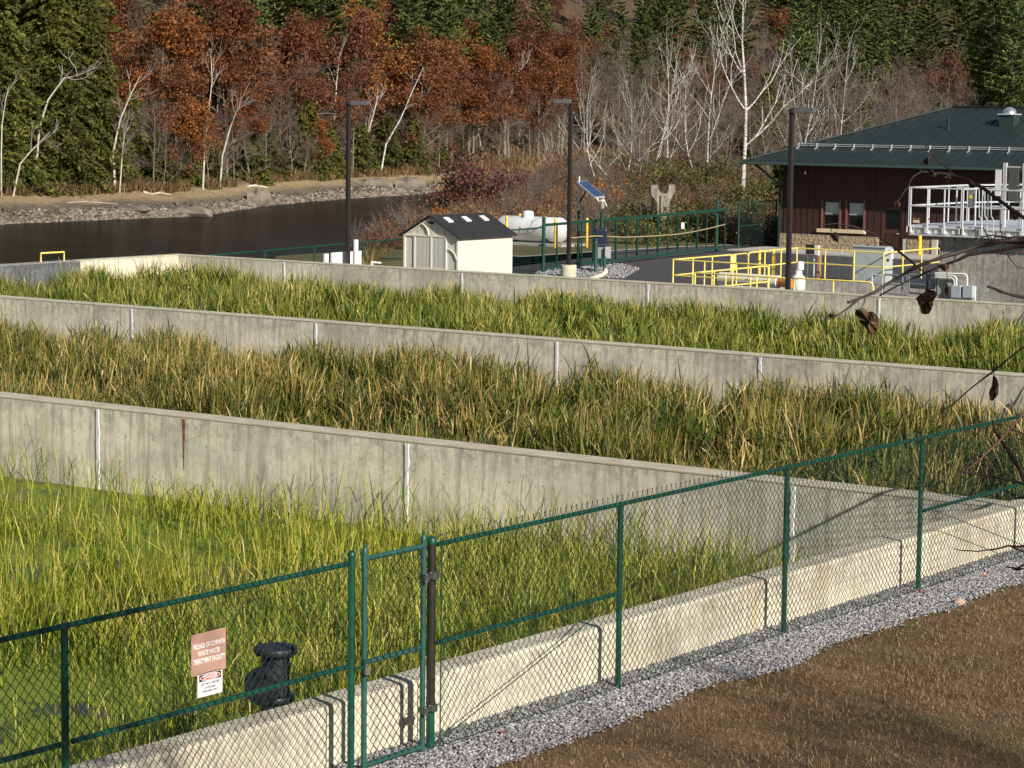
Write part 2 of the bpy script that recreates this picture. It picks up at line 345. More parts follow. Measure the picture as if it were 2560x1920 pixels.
X, Y, r = scatter(300000, -35, XD-.08, 12, 29.95, 11, dens=lambda x, y: holes3(x, y)*.75)
h = (.56+1.05*vnoise(X, Y, .75, 8)**1.4+.10*r.randn(len(X)))*(1-.25*sstep(-17, -21, X)*sstep(29, 26, Y))*np.where(X > -19, .85, 1.0); h = np.clip(h*(.45+.58*r.rand(len(X)))*np.where(r.rand(len(X)) < .04, 1.35, 1), .3, 2.0)
blades('cattail_reeds', X, Y, WL-.05, h, .008+.010*r.rand(len(X)), .42*vnoise(X, Y, .9, 4)+.60*r.rand(len(X))**1.8, RM3, 21, .15, .34, kink=.17, label='bright yellow-green cattail reeds in the front basin behind the fence')
def clumps(X, Y, s, seed): return np.maximum(vnoise(X, Y, s, seed), .9*vnoise(X, Y, s*.6, seed+1))
def d2(X, Y): return .22+1.0*sstep(.25, .75, clumps(X, Y, 1.35, 14))
X, Y, r = scatter(340000, -59, XD-.08, 30.6, 45.4, 12, dens=lambda x, y: d2(x, y)*.62)
cl = sstep(.34, .90, clumps(X, Y, 1.35, 14)); h = (.30+1.60*cl)*(.62+.38*r.rand(len(X))**.7)*(1-.24*sstep(38, 45, Y)); h = h*np.where(r.rand(len(X)) < .03, 1.25, 1)
blades('cattail_reeds', X, Y, WL-.05, np.clip(h, .3, 2.5), .018+.020*r.rand(len(X)), .26*vnoise(X, Y, 1.2, 5)+.25*vnoise(X, Y, .35, 15)+.50*r.rand(len(X)), RM2, 22, .19, .45, kink=.28, label='tawny-tipped dense cattail reeds between the nearest and middle walls')
X, Y, r = scatter(340000, -59, XD-.08, 46.0, 62.4, 13, dens=lambda x, y: (.22+1.0*sstep(.25, .75, clumps(x, y, 1.5, 24)))*.62)
cl = sstep(.34, .90, clumps(X, Y, 1.5, 24)); h = (.30+1.50*cl)*(.62+.38*r.rand(len(X))**.7)*(1-.22*sstep(54, 62, Y)); h = h+.85*np.exp(-((X+55.3)/1.6)**2-((Y-58.5)/2.5)**2)*(.5+.5*r.rand(len(X)))
blades('cattail_reeds', X, Y, WL-.05, np.clip(h, .3, 2.9), .020+.026*r.rand(len(X)), .36*vnoise(X, Y, 1.3, 6)+.58*r.rand(len(X))**1.5, RM1, 23, .19, .45, kink=.22, label='fresh green cattail reeds between the middle and rearmost walls')

# ================================================================== FOREGROUND GROUND
def bankz(x, y):
    return 3.6*sstep(0, 1, np.clip((np.asarray(x)+8)/9, 0, 1))*.6+3.6*.4*np.clip((np.asarray(x)+8)/9, 0, 1)+.02*(vnoise(x, y, 1.2, 31)-.5)
gx = np.concatenate([np.linspace(-13.49, -8, 30), np.linspace(-7.5, 14, 30)]); gy = np.linspace(4, 60, 90); GX, GY = np.meshgrid(gx, gy)
V = np.stack([GX, GY, bankz(GX, GY)*np.where(GX < -8, 0, 1)-.004+.02*(vnoise(GX, GY, .8, 5)-.5)*(GX > -12.4)], -1).reshape(-1, 3)
nx = len(gx); ii, jj = np.meshgrid(np.arange(nx-1), np.arange(len(gy)-1)); q = (jj*nx+ii).ravel(); Fq = np.stack([q, q+1, q+nx+1, q+nx], 1)
m = bpy.data.materials.new('dry_turf'); n, b = nodes(m); v = mapped(n, (1, 1, 1))
c = ramp(n, noise(n, v, 1.1, 5, .6), [(.3, (.10, .060, .027)), (.55, (.20, .125, .056)), (.75, (.28, .185, .085))])
c = mix(n, ramp(n, noise(n, v, .7, 4), [(.52, (0, 0, 0)), (.68, (.6, .6, .6))]), c, (.085, .10, .02))
c = mix(n, ramp(n, noise(n, v, 2.6, 5, .7), [(.5, (0, 0, 0)), (.68, (.7, .7, .7))]), c, (.075, .05, .026))
c = mix(n, ramp(n, noise(n, v, 45, 4, .7), [(.4, (0, 0, 0)), (.65, (.45, .45, .45))]), c, (.05, .032, .016))
n.links.new(c, b.inputs['Base Color']); b.inputs['Roughness'].default_value = .95; bump(n, b, noise(n, v, 25, 5, .7), .03, .7)
tag(npmesh('grass_bank', V, Fq, m, smooth=True), kind='structure')
gravm = bpy.data.materials.new('gravel_bed'); n, b = nodes(gravm); vo = N(n, 'ShaderNodeTexVoronoi'); vo.inputs['Scale'].default_value = 34; n.links.new(mapped(n, (1, 1, 1)), vo.inputs['Vector'])
n.links.new(ramp(n, vo.outputs['Color'], [(0, (.10, .10, .105)), (.5, (.26, .26, .27)), (1, (.50, .50, .50))]), b.inputs['Base Color']); b.inputs['Roughness'].default_value = .9; bump(n, b, vo.outputs['Distance'], .02, .8)
ye = np.linspace(5, 45, 160); ex = -12.46+.22*(vnoise(ye, ye*0, 1.3, 3)-.5)+.14*(vnoise(ye, ye*0, .35, 8)-.5)
V = np.concatenate([np.stack([np.full(160, -13.489), ye, np.full(160, .012)], 1), np.stack([ex, ye, np.full(160, .012)], 1)]); k = np.arange(159)
tag(npmesh('gravel_strip', V, np.stack([k, k+160, k+161, k+1], 1), gravm), kind='structure')
def stones(name, X, Y, Zf, S, m, seed, label, cat='gravel', flat=.7):
    r = np.random.RandomState(seed); n = len(X)
    base = np.array([[1, 0, 0], [0, 1, 0], [-1, 0, 0], [0, -1, 0], [.1, .1, .8], [-.1, .1, -.8]]); Fb = np.array([[0, 1, 4], [1, 2, 4], [2, 3, 4], [3, 0, 4], [1, 0, 5], [2, 1, 5], [3, 2, 5], [0, 3, 5]])
    P = base[None]*(S[:, None, None]*(.6+.7*r.rand(n, 6, 1))); P[:, :, 2] *= flat; a = r.rand(n)*6.28; ca, sa = np.cos(a)[:, None], np.sin(a)[:, None]
    x = P[:, :, 0]*ca-P[:, :, 1]*sa; y = P[:, :, 0]*sa+P[:, :, 1]*ca; tl = (r.rand(n)[:, None]-.5)*1.2; z = P[:, :, 2]+x*tl
    V = np.stack([X[:, None]+x, Y[:, None]+y, Zf[:, None]+z], -1).reshape(-1, 3); Fc = (np.arange(n)*6)[:, None, None]+Fb[None]
    rv = np.repeat(r.rand(n), 8); o = npmesh(name, V, Fc.reshape(-1, 3), m, attrs={'rnd': ('FACE', rv)}); return tag(o, label, cat, kind='stuff')
def stonemat(name, cs):
    m = bpy.data.materials.new(name); n, b = nodes(m); a = N(n, 'ShaderNodeAttribute'); a.attribute_name = 'rnd'
    n.links.new(ramp(n, a.outputs['Fac'], [(i/(len(cs)-1), c) for i, c in enumerate(cs)]), b.inputs['Base Color']); b.inputs['Roughness'].default_value = .85; return m
GRV = stonemat('crushed_stone', ((.12, .12, .13), (.20, .20, .21), (.28, .28, .29), (.36, .36, .37), (.58, .58, .57)))
X, Y, r = scatter(70000, -13.48, -12.2, 13, 34, 41, z=0); e = np.interp(Y, ye, ex)+.05*r.randn(len(X)); k = X < e; X, Y = X[k], Y[k]
stones('gravel', X, Y, .015+.02*r.rand(len(X)), .010+.017*r.rand(len(X))**1.5, GRV, 42, 'grey crushed stone gravel strip along the chain-link fence')
TM = leafmat('dry_grass_blade', ((.08, .045, .02), (.21, .125, .053), (.36, .23, .11), (.48, .35, .19), (.10, .11, .028)), .15)
X, Y, r = scatter(170000, -12.7, -6, 13, 34, 43, z=0); e = np.interp(Y, ye, ex)-.04+.05*r.randn(len(X)); k = (X > e) & (r.rand(len(X)) < .35+.9*vnoise(X, Y, .25, 7)); X, Y = X[k], Y[k]
blades('dry_grass', X, Y, 0.0, .03+.06*r.rand(len(X))*vnoise(X, Y, .6, 17)*1.3, .004+.004*r.rand(len(X)), r.rand(len(X)), TM, 44, .7, .7, K=4, leafy=0, label='brown dry mown grass on the bank beside the gravel', cat='grass')
# fallen leaves and a stone on the gravel
LB = leafmat('fallen_leaf', ((.20, .07, .02), (.34, .15, .04), (.45, .22, .07)), .1)
def fallen(px, py, s, lab, m, seed, grp=None):
    rg = random.Random(seed); p = onz(px, py, .04); mb = MB(); vs = [(p.x, p.y, p.z+.012)]; n = 14
    for i in range(n):
        t = 6.283*i/n; q = s*(.55+.45*(i % 2))*(.8+.4*rg.random()); vs.append((p.x+q*math.cos(t), p.y+q*math.sin(t), p.z+.02*rg.random()))
    mb.add(vs, [(0, 1+i, 1+(i+1) % n) for i in range(n)]); tag(mb.build('fallen_leaf', m), lab, 'leaf', grp)
fallen(2467, 1439, .05, 'orange fallen leaf on the gravel near the right edge of the picture', mat('orange_leaf', (.62, .27, .07), .7), 1)
fallen(2310, 1480, .05, 'rusty fallen leaf at the foot of the rightmost fence post', mat('rust_leaf', (.34, .10, .04), .7), 2)
fallen(1257, 1831, .04, 'small red-brown leaf on the gravel beyond the gate', mat('red_leaf', (.26, .07, .04), .7), 3)
fallen(2242, 1509, .035, 'small brown leaf on gravel between the two right-hand posts', mat('brown_leaf', (.28, .13, .07), .7), 4)
rf_ = random.Random(8)
for k in range(16):
    fallen(rf_.uniform(1350, 2540), rf_.uniform(1600, 1900), rf_.uniform(.018, .03), 'small dry leaf lying on the brown grass bank', LB, 50+k, 'dry leaves on the grass bank')
p = onz(2398, 1513, 0); tag(MB().lathe((p.x, p.y, -.01), [(.03, 0), (.065, .02), (.07, .05), (.04, .085), (.01, .095)], 9).build('stone', noisy('tan_stone', (.45, .28, .19), (.60, .42, .30), 20, .9), smooth=True), 'tan rounded stone at the edge of the gravel and dry grass', 'stone')
# ================================================================== CHAIN-LINK FENCE
def chainlink(name, axis, c, a0, a1, z0, z1, parent, W=.088, H=.097, r=.0033, barb=True, mt=None, n=3):
    """woven diamond mesh in a vertical plane; c(t) gives the other coordinate"""
    S = []; nc = int(round((a1-a0)/(W/2))); w2 = (a1-a0)/nc; nr = int((z1-z0)/(H/2)); h2 = (z1-z0)/nr
    I, K = np.meshgrid(np.arange(nc), np.arange(nr), indexing='ij'); up = ((I+K) % 2 == 0)
    xa = a0+(I+np.where(up, 0, 1))*w2; xb = a0+(I+np.where(up, 1, 0))*w2; za = z0+K*h2; zb = za+h2
    xa, xb, za, zb = [q.ravel() for q in (xa, xb, za, zb)]; off = np.where((I % 2).ravel() == 0, r*.8, -r*.8); oa = np.zeros_like(xa)
    if barb:
        j = np.arange(0, nc+1, 2); xs = a0+j*w2; xa = np.concatenate([xa, xs, xs]); xb = np.concatenate([xb, xs+.006, xs-.006]); za = np.concatenate([za, np.full(len(xs)*2, z1)]); zb = np.concatenate([zb, np.full(len(xs)*2, z1+.045)]); off = np.concatenate([off, np.zeros(len(xs)*2)])
    cc = c+off
    A = np.stack([xa, cc, za], 1) if axis == 0 else np.stack([cc, xa, za], 1); B = np.stack([xb, cc, zb], 1) if axis == 0 else np.stack([cc, xb, zb], 1)
    rr = np.full((len(A), 1), r); V, Fc = segtubes(np.concatenate([A, B, rr, rr], 1), n)
    o = npmesh(name, V, Fc, mt or WIRE, parent); return o
FX = -13.17
def rail(mb, y0, y1, z, r=.0215, x=FX): mb.tube([(x, y0, z), (x, y1, z)], r, 10)
def fence_run(posts, ymin, ymax, mids, term, label):
    root = empty('chain_link_fence', (FX, (ymin+ymax)/2, 0), label, 'fence')
    for y in posts:
        MB().tube([(FX-.035, y, -.3), (FX-.035, y, 1.80)], .029, 12).lathe((FX-.035, y, 1.80), [(.033, 0), (.034, .03), (.024, .05), (.012, .06)], 12).build('fence_post', GREEN, root, True)
    for y, r in term:
        pm = MB().tube([(FX-.01, y, -.3), (FX-.01, y, 1.90)], r, 14).lathe((FX-.01, y, 1.895), [(r+.006, 0), (r+.007, .03), (r*.8, .048), (r*.3, .055)], 14)
        pm.build('gate_post', GREEN, root, True)
    rl = MB(); rail(rl, ymin, ymax, 1.845); rl.build('top_rail', GREEN, root, True)
    for y0, y1 in mids: rl = MB(); rail(rl, y0, y1, .968, .0215); rl.build('middle_rail', GREEN, root, True)
    chainlink('wire_mesh', 1, FX+.026, ymin+.02, ymax-.02, .03, 1.90, root)
    MB().tube([(FX+.03, ymin, .045), (FX+.03, ymax, .045)], .003, 4).build('tension_wire', WIRE, root)
    return root
fl = fence_run([9.4, 12.78], 6, 16.0, [(6, 12.74), (12.82, 16.0)], [(16.06, .03)], 'green chain-link fence with two signs on it, left of the gate')
fr = fence_run([20.2, 23.46, 26.67, 29.9, 33.2], 17.22, 36, [(17.22, 20.16), (26.7, 29.9)], [], 'long green chain-link fence stepping away right of the gate')
# sleeve-dark hinge post, truss rod, bands
hp = MB().tube([(FX-.01, 17.16, -.3), (FX-.01, 17.16, .42)], .038, 16).build('gate_post', GREEN, fr, True)
sm = noisy('dark_brown_sleeve', (.018, .02, .014), (.03, .03, .02), 6, .4)
s2 = MB().tube([(FX-.01, 17.16, .40), (FX-.01, 17.16, 1.86)], .040, 16)
for z in (.42, .9, 1.12, 1.42, 1.7): s2.tube([(FX-.01, 17.16, z), (FX-.01, 17.16, z+.03)], .044, 16)
s2.build('post_sleeve', sm, hp, True)
MB().lathe((FX-.01, 17.16, 1.86), [(.044, 0), (.045, .04), (.03, .06), (.01, .066)], 16).build('post_cap', GREEN, hp, True)
MB().tube([(FX, 17.22, .06), (FX, 20.16, .93)], .005, 6).build('truss_rod', GREEN, fr)
MB().tube([(FX, 27.0, .93), (FX, 29.9, .06)], .005, 6).build('truss_rod', GREEN, fr)
MB().tube([(FX+.03, 17.25, .02), (FX+.03, 17.25, 1.88)], .006, 6).build('tension_bar', GREEN, fr)
MB().tube([(FX+.03, 15.98, .02), (FX+.03, 15.98, 1.88)], .006, 6).build('tension_bar', GREEN, fl)
for z in (.35, .75, 1.2, 1.6): MB().tube([(FX-.01, 16.06, z), (FX-.01, 16.06, z+.022)], .034, 12).build('post_band', GREEN, fl)
# gate
g = empty('gate', (FX, 16.6, 0), 'narrow grey-green chain-link gate, closed, between its two posts', 'gate')
for y in (16.22, 17.03):
    MB().tube([(FX, y, .04), (FX, y, 1.9)], .025, 12).lathe((FX, y, 1.9), [(.029, 0), (.03, .03), (.02, .05), (.012, .06), (.018, .072), (.008, .085)], 12).build('gate_stile', GATEG, g, True)
for z, r in ((1.855, .0225), (.965, .0225), (.075, .026)):
    rl = MB(); rail(rl, 16.22, 17.03, z, r); rl.build('gate_rail', GATEG, g, True)
chainlink('wire_mesh', 1, FX+.027, 16.27, 16.99, .09, 1.86, g, barb=False)
for z in (.40, 1.58):
    h = MB().box((FX-.03, 17.0, z-.018), (FX+.035, 17.2, z+.018)).tube([(FX+.03, 17.03, z-.03), (FX+.03, 17.03, z+.03)], .035, 10).tube([(FX+.01, 17.16, z-.03), (FX+.01, 17.16, z+.03)], .047, 12)
    hh = h.build('hinge', mat('hinge_steel', (.10, .12, .10), .4, .6) if z < 1 else bpy.data.materials['hinge_steel'], g, True)
    zb = bpy.data.materials.get('zinc_bolt') or mat('zinc_bolt', (.6, .6, .58), .3, .8)
    for y, dz in ((17.0, .035), (17.06, .04), (17.0, -.035), (17.2, .03)): MB().lathe((FX+.05, y, z+dz), [(.009, 0), (.009, .012)], 8, (1, 0, 0)).build('bolt', zb, hh)
lt = MB().bar((FX+.02, 16.06, .94), (FX+.02, 16.25, .94), .03, .02).tube([(FX+.02, 16.21, .93), (FX+.02, 16.21, 1.0)], .032, 10).build('latch', DKGREEN, g, True)
MB().box((FX+.045, 16.165, .875), (FX+.07, 16.215, .925)).tube([(FX+.057, 16.175, .92), (FX+.057, 16.178, .955), (FX+.057, 16.19, .965), (FX+.057, 16.203, .955), (FX+.057, 16.206, .92)], .005, 6).build('padlock', mat('padlock_steel', (.65, .65, .62), .25, .8), lt)
for z in (.25, .62, 1.25, 1.62):
    for y in (16.22, 17.03): MB().tube([(FX, y, z), (FX, y, z+.02)], .029, 10).build('brace_band', GATEG, g)
# ---- signs
def text(s, size, y, z, x, m, parent, name='lettering', sx=1.0, al='CENTER', off=.0):
    cu = bpy.data.curves.new('t', 'FONT'); cu.body = s; cu.size = size; cu.align_x = al; cu.align_y = 'CENTER'; cu.extrude = .0006; cu.offset = off; cu.resolution_u = 3
    o = bpy.data.objects.new('t', cu); COL.objects.link(o); dg = bpy.context.evaluated_depsgraph_get(); me = bpy.data.meshes.new_from_object(o.evaluated_get(dg)); bpy.data.objects.remove(o)
    for v in me.vertices: a, b_, c_ = v.co; v.co = (x+c_, y+a*sx, z+b_)
    me.materials.clear(); me.materials.append(m); r = bpy.data.objects.new(name, me); COL.objects.link(r)
    if parent: r.parent = parent; r.matrix_parent_inverse = parent.matrix_world.inverted()
    return r
SX = FX+.042
WT = mat('sign_white', (.86, .86, .84), .5); BK = mat('sign_black', (.02, .02, .02), .5); RD_ = mat('sign_red', (.50, .03, .035), .5)
s = empty('sign', (SX, 14.25, 1.4), 'square dusty pink-brown facility sign on the fence, white lettering', 'sign')
MB().box((SX-.004, 14.05, 1.235), (SX, 14.445, 1.565)).build('sign_plate', noisy('faded_brown_sign', (.40, .235, .18), (.48, .29, .225), 6, .6), s, bevel=.0012)
for t_, z, wd in (('VILLAGE OF CORINTH', 1.462, 1), ('WASTE WATER', 1.402, 1), ('TREATMENT FACILITY', 1.342, 1)):
    text(t_, .055, 14.25, z, SX+.0015, WT, s, sx=.66, off=.0009)
s = empty('sign', (SX, 14.26, 1.15), 'small white danger notice with red oval, under the brown sign', 'sign')
MB().box((SX-.004, 14.12, 1.055), (SX, 14.405, 1.245)).build('sign_plate', WT, s, bevel=.012)
MB().box((SX, 14.137, 1.178), (SX+.0012, 14.388, 1.232)).build('heading_panel', BK, s)
e1 = MB().lathe((SX+.0013, 14.2625, 1.205), [(.5, 0), (.5, .0006)], 28, (1, 0, 0)); e2 = MB().lathe((SX+.002, 14.2625, 1.205), [(.5, 0), (.5, .0006)], 28, (1, 0, 0))
for e, a, b_ in ((e1, .235, .050), (e2, .222, .041)): e.v = [(x, 14.2625+(y-14.2625)*a, 1.205+(z-1.205)*b_) for x, y, z in e.v]
e1.build('oval_rim', WT, s); e2.build('oval', RD_, s)
text('DANGER', .042, 14.2625, 1.2045, SX+.003, WT, s, sx=.95, off=.0008)
text('DO NOT ENTER', .030, 14.2625, 1.153, SX+.0015, BK, s, sx=.95, off=.0004)
text('AUTHORIZED', .022, 14.2625, 1.122, SX+.0015, BK, s, sx=.95, off=.0002); text('PERSONNEL ONLY', .022, 14.2625, 1.095, SX+.0015, BK, s, sx=.95, off=.0002)
# ---- black pipe fitting
pb = empty('pipe_fitting', (-14.3, 16.38, WL), 'black iron flanged tee standing in the water behind the low wall', 'pipe fitting')
px_, py_ = -14.3, 16.38
def flange(c, r, t, ax, parent):
    f = MB().lathe(c, [(r*.97, 0), (r, .008), (r, t-.008), (r*.97, t)], 28, ax).build('flange', BLACKM, parent, True)
    a = Vector(ax).normalized(); u = Vector((0, 0, 1)) if abs(a.z) < .9 else Vector((1, 0, 0)); p = a.cross(u).normalized(); q = a.cross(p)
    for k in range(8):
        t_ = 6.283*k/8+.2; MB().lathe(Vector(c)+(p*math.cos(t_)+q*math.sin(t_))*r*.82-a*.02, [(.014, 0), (.014, t+.045)], 6, ax).build('flange_bolt', BLACKM, f)
MB().lathe((px_, py_, WL-.5), [(.125, 0), (.125, 2.24)], 24).build('riser', BLACKM, pb, True)
flange((px_, py_, .865), .195, .055, (0, 0, 1), pb); flange((px_, py_, .44), .17, .05, (0, 0, 1), pb)
bl_ = Vector((.25, -1, 0)).normalized()
MB().lathe((px_, py_, .62), [(.115, 0), (.115, .24)], 24, bl_).build('branch_outlet', BLACKM, pb, True)
flange(Vector((px_, py_, .62))+bl_*.22, .17, .06, bl_, pb)

# ================================================================== YARD BEHIND THE REAR WALL
ZG = -.45
ASPH = noisy('asphalt', (.050, .050, .053), (.075, .075, .077), 6, .9, .006)
LAWN = noisy('lawn', (.085, .085, .022), (.17, .14, .045), 3, .95, .02)
PAV = noisy('pale_concrete_paving', (.45, .43, .38), (.55, .52, .46), 3, .9)
def poly(name, pts, z, m, kind='structure', th=None):
    mb = MB().add([(x, y, z) for x, y in pts], [tuple(range(len(pts)))])
    return tag(mb.build(name, m), kind=kind)
# asphalt in pieces round the pit
PX0, PX1, PX2, PY0, PY1, PY2 = -44.42, -40.4, -33.3, 65.75, 70.62, 79.6
mb = MB()
for x0, x1, y0, y1 in ((-62, PX0, 69.6, 106), (PX0, PX2, PY2, 106), (PX2, -10, 62.93, 106), (PX0, PX1, 62.93, PY1), (PX1, PX2, 62.93, PY0), (-47.6, PX0, 62.93, 69.6)):
    mb.add([(x0, y0, ZG), (x1, y0, ZG), (x1, y1, ZG), (x0, y1, ZG)], [(0, 1, 2, 3)])
tag(mb.build('asphalt_yard', ASPH), kind='structure')
sheet('lawn', -62, -47.6, 62.93, 69.6, ZG+.002, LAWN)
poly('lawn', [tuple(onz(x, y, ZG).xy) for x, y in ((700, 668), (700, 650), (860, 641), (960, 633), (1011, 629), (1180, 608), (1500, 596), (1500, 640), (1180, 680), (1000, 678))], ZG+.0, LAWN)
poly('drive_kerb_strip', [tuple(onz(x, y, ZG+.006).xy) for x, y in ((1240, 637), (1305, 642), (1480, 630), (1700, 617), (1860, 612), (1860, 611), (1700, 615.5), (1480, 628), (1305, 640))], ZG+.006, PAV)
poly('lawn', [tuple(onz(x, y, ZG+.004).xy) for x, y in ((1180, 636), (1305, 640), (1480, 628), (1700, 615.5), (1860, 611), (1920, 600), (1500, 596), (1180, 608))], ZG+.004, LAWN)
poly('lawn', [tuple(onz(x, y, ZG+.003).xy) for x, y in ((690, 640), (1180, 606), (1240, 638), (1200, 700), (690, 690))], ZG+.003, LAWN)
# gravel patch by the gate
gp = [(1330, 692), (1560, 697), (1600, 673), (1560, 661), (1500, 662), (1400, 672), (1345, 680)]
gpp = [tuple(onz(x, y, ZG).xy) for x, y in gp]
tag(MB().add([(x, y, ZG+.01) for x, y in gpp], [tuple(range(len(gpp)))]).build('gravel_patch', gravm), kind='structure')
X, Y, r = scatter(9000, -56, -46, 70, 84, 51, z=ZG); 
def inpoly(X, Y, P):
    c = np.zeros(len(X), bool); j = len(P)-1
    for i in range(len(P)):
        xi, yi = P[i]; xj, yj = P[j]; c ^= ((yi > Y) != (yj > Y)) & (X < (xj-xi)*(Y-yi)/(yj-yi+1e-12)+xi); j = i
    return c
k = inpoly(X, Y, gpp); X, Y = X[k], Y[k]
stones('gravel', X, Y, ZG+.03+0*X, .03+.03*r.rand(len(X)), GRV, 52, 'grey gravel patch round the lamp base and gate motor')
# pit
pit = empty('concrete_pit', (-38, 72, ZG), 'open concrete pit ringed by yellow railings in the yard', 'pit')
mb = MB(); t = .25; zb = -2.4
for a, b in (((PX0-t, PY1-t, zb), (PX0, PY2+t, ZG+.1)), ((PX0, PY2, zb), (PX2, PY2+t, ZG+.1)), ((PX0, PY1-t, zb), (PX1, PY1, ZG+.1)), ((PX1-t, PY0-t, zb), (PX1, PY1-t, ZG+.1)), ((PX1, PY0-t, zb), (PX2, PY0, ZG+.1)), ((PX2, PY0-t, zb), (PX2+t, PY2+t, ZG+.1))): mb.box(a, b)
mb.build('pit_wall', CT, pit); MB().box((PX0, PY0, zb-.2), (PX2, PY2, zb)).build('pit_floor', CT, pit)
# yellow railings
def railing(name, pts, ztop, label, group=None, zb=ZG, mids=(.55,), sp=1.3, r=.028, m=YELP, hoop=False, cat='railing', pr=.028):
    """pipe railing along a polyline with posts"""
    root = empty(name, (pts[0][0], pts[0][1], zb), label, cat, group)
    P = [Vector((x, y, 0)) for x, y in pts]; H = ztop-zb
    path = [p+Vector((0, 0, ztop)) for p in P]
    if hoop:
        for e, o in ((0, 1), (-1, -2)):
            d = (P[o]-P[e]).normalized(); c = [P[e]+Vector((0, 0, zb)), P[e]+Vector((0, 0, ztop-.14)), P[e]+d*.04+Vector((0, 0, ztop-.04)), P[e]+d*.14+Vector((0, 0, ztop))]
            path = (c+path[1:]) if e == 0 else (path[:-1]+c[::-1])
    MB().tube(path, r, 10).build('top_rail', m, root, True)
    for f in mids: MB().tube([p+Vector((0, 0, zb+H*f)) for p in P], r*.85, 8).build('middle_rail', m, root, True)
    for a, b in zip(P[:-1], P[1:]):
        n = max(1, round((b-a).length/sp))
        for i in range(n+1):
            if i == n and b is not P[-1]: continue
            if hoop and ((i == 0 and a is P[0]) or (i == n and b is P[-1])): continue
            q = a+(b-a)*(i/n); MB().tube([(q.x, q.y, zb), (q.x, q.y, ztop)], pr, 8).build('rail_post', m, root, True)
    return root
RG_ = 'yellow pipe railings round the pit'; RT = .70
railing('railing', [(-40.5, 70.45), (-44.3, 70.7), (-44.4, 74.6)], RT, 'yellow railing at the left corner of the pit, nearest the gate', RG_)
gt = empty('swing_gate', (-44.5, 75.2, ZG), 'small yellow swing gate in the left side of the pit railing', 'gate')
MB().tube([(-44.4, 74.75, ZG+.25), (-44.4, 74.75, RT), (-44.5, 75.8, RT), (-44.5, 75.95, RT-.1), (-44.5, 75.95, ZG+.35), (-44.5, 75.8, ZG+.25), (-44.4, 74.75, ZG+.25)], .026, 8).build('gate_frame', YELP, gt, True)
MB().box((-44.43, 74.62, RT-.55), (-44.37, 74.9, RT+.0)).build('gate_plate', YELP, gt)
railing('railing', [(-44.6, 76.1), (-44.9, 80.1), (-41.2, 79.75), (-41.2, 84.2)], RT, 'long yellow railing along the far side of the pit, turning towards the tank', RG_, hoop=True)
railing('railing', [(-40.5, 70.4), (-40.4, 65.75), (-37.05, 65.62)], RT-.02, 'low yellow railing stepping forward to the rear wall, left of the lamp post', RG_, hoop=True)
railing('railing', [(-36.85, 65.6), (-34.2, 65.6)], RT, 'short yellow hoop railing just right of the lamp post', RG_, mids=(), hoop=True)
# yellow bollards
def bollard(p, h, label, group, r=.062, z0=ZG):
    b = empty('bollard', (p[0], p[1], z0), label, 'bollard', group)
    MB().lathe((p[0], p[1], z0), [(r, -.1), (r, h-.03), (r*.85, h-.008), (r*.4, h)], 14).build('post', YEL, b, True)
    for f in (.52, .86): MB().lathe((p[0], p[1], z0+h*f), [(r+.004, 0), (r+.004, .02)], 14).build('band', mat('band_dark_ochre', (.35, .22, .02), .6) if 'band_dark_ochre' not in bpy.data.materials else bpy.data.materials['band_dark_ochre'], b)  # thin rings in a darker ochre than the post
    return b
bollard((-45.57, 78.55), 1.13, 'left of two yellow bollards standing inside the pit railing', 'bollards in the yard'); bollard((-45.2, 78.92), 1.15, 'right of two yellow bollards standing inside the pit railing', 'bollards in the yard')
bollard((-48.47, 97.1), 1.32, 'tall yellow bollard by the brown building, under the aluminium walkway', 'bollards in the yard', r=.085)
# gas tank
TX, TY = -64.6, 92.1; gtk = empty('gas_tank', (TX, TY, ZG), 'long white horizontal gas tank behind the shed', 'tank')
GW = noisy('gas_tank_white', (.70, .72, .74), (.82, .83, .84), 2, .35)
ra, hl = .56, 1.55; zc = ZG+.14+ra
prof = [(.02, -hl-.36), (ra*.42, -hl-.32), (ra*.72, -hl-.21), (ra*.93, -hl-.08), (ra, 0-hl), (ra, -hl*.33), (ra, hl*.33), (ra, hl), (ra*.93, hl+.08), (ra*.72, hl+.21), (ra*.42, hl+.32), (.02, hl+.36)]
TX = -65.2; MB().lathe((TX, TY, zc), prof, 36, (1, 0, 0)).build('vessel', GW, gtk, True)
MB().lathe((TX-.25, TY, zc+ra-.06), [(.26, 0), (.26, .2), (.22, .28), (.08, .32)], 18).build('valve_hood', GW, gtk, True)
for s_ in (-1.0, 1.0): MB().box((TX+s_-.1, TY-.4, ZG), (TX+s_+.1, TY+.4, zc-ra*.75)).build('saddle', BLACKM, gtk)
hs = [(TX-.25, TY-.2, zc+ra+.1), (TX-.5, TY-.45, zc+.25), (TX-.1, TY-.64, zc-.05), (TX+.6, TY-.65, zc+.02), (TX+1.0, TY-.5, zc+.25)]
MB().tube(hs, .018, 6).build('hose', mat('grey_hose', (.15, .17, .22), .5), gtk); MB().tube([(TX+.7, TY-.1, zc+ra), (TX+.35, TY-.45, zc+.38), (TX+.15, TY-.62, zc-.15)], .02, 6).build('hose', bpy.data.materials['grey_hose'], gtk)
MB().box((TX-2.4, TY-1.0, ZG), (TX+2.3, TY+1.0, ZG+.1)).build('concrete_pad', PAV, gtk)
bz = 'yellow bollards round the gas tank'
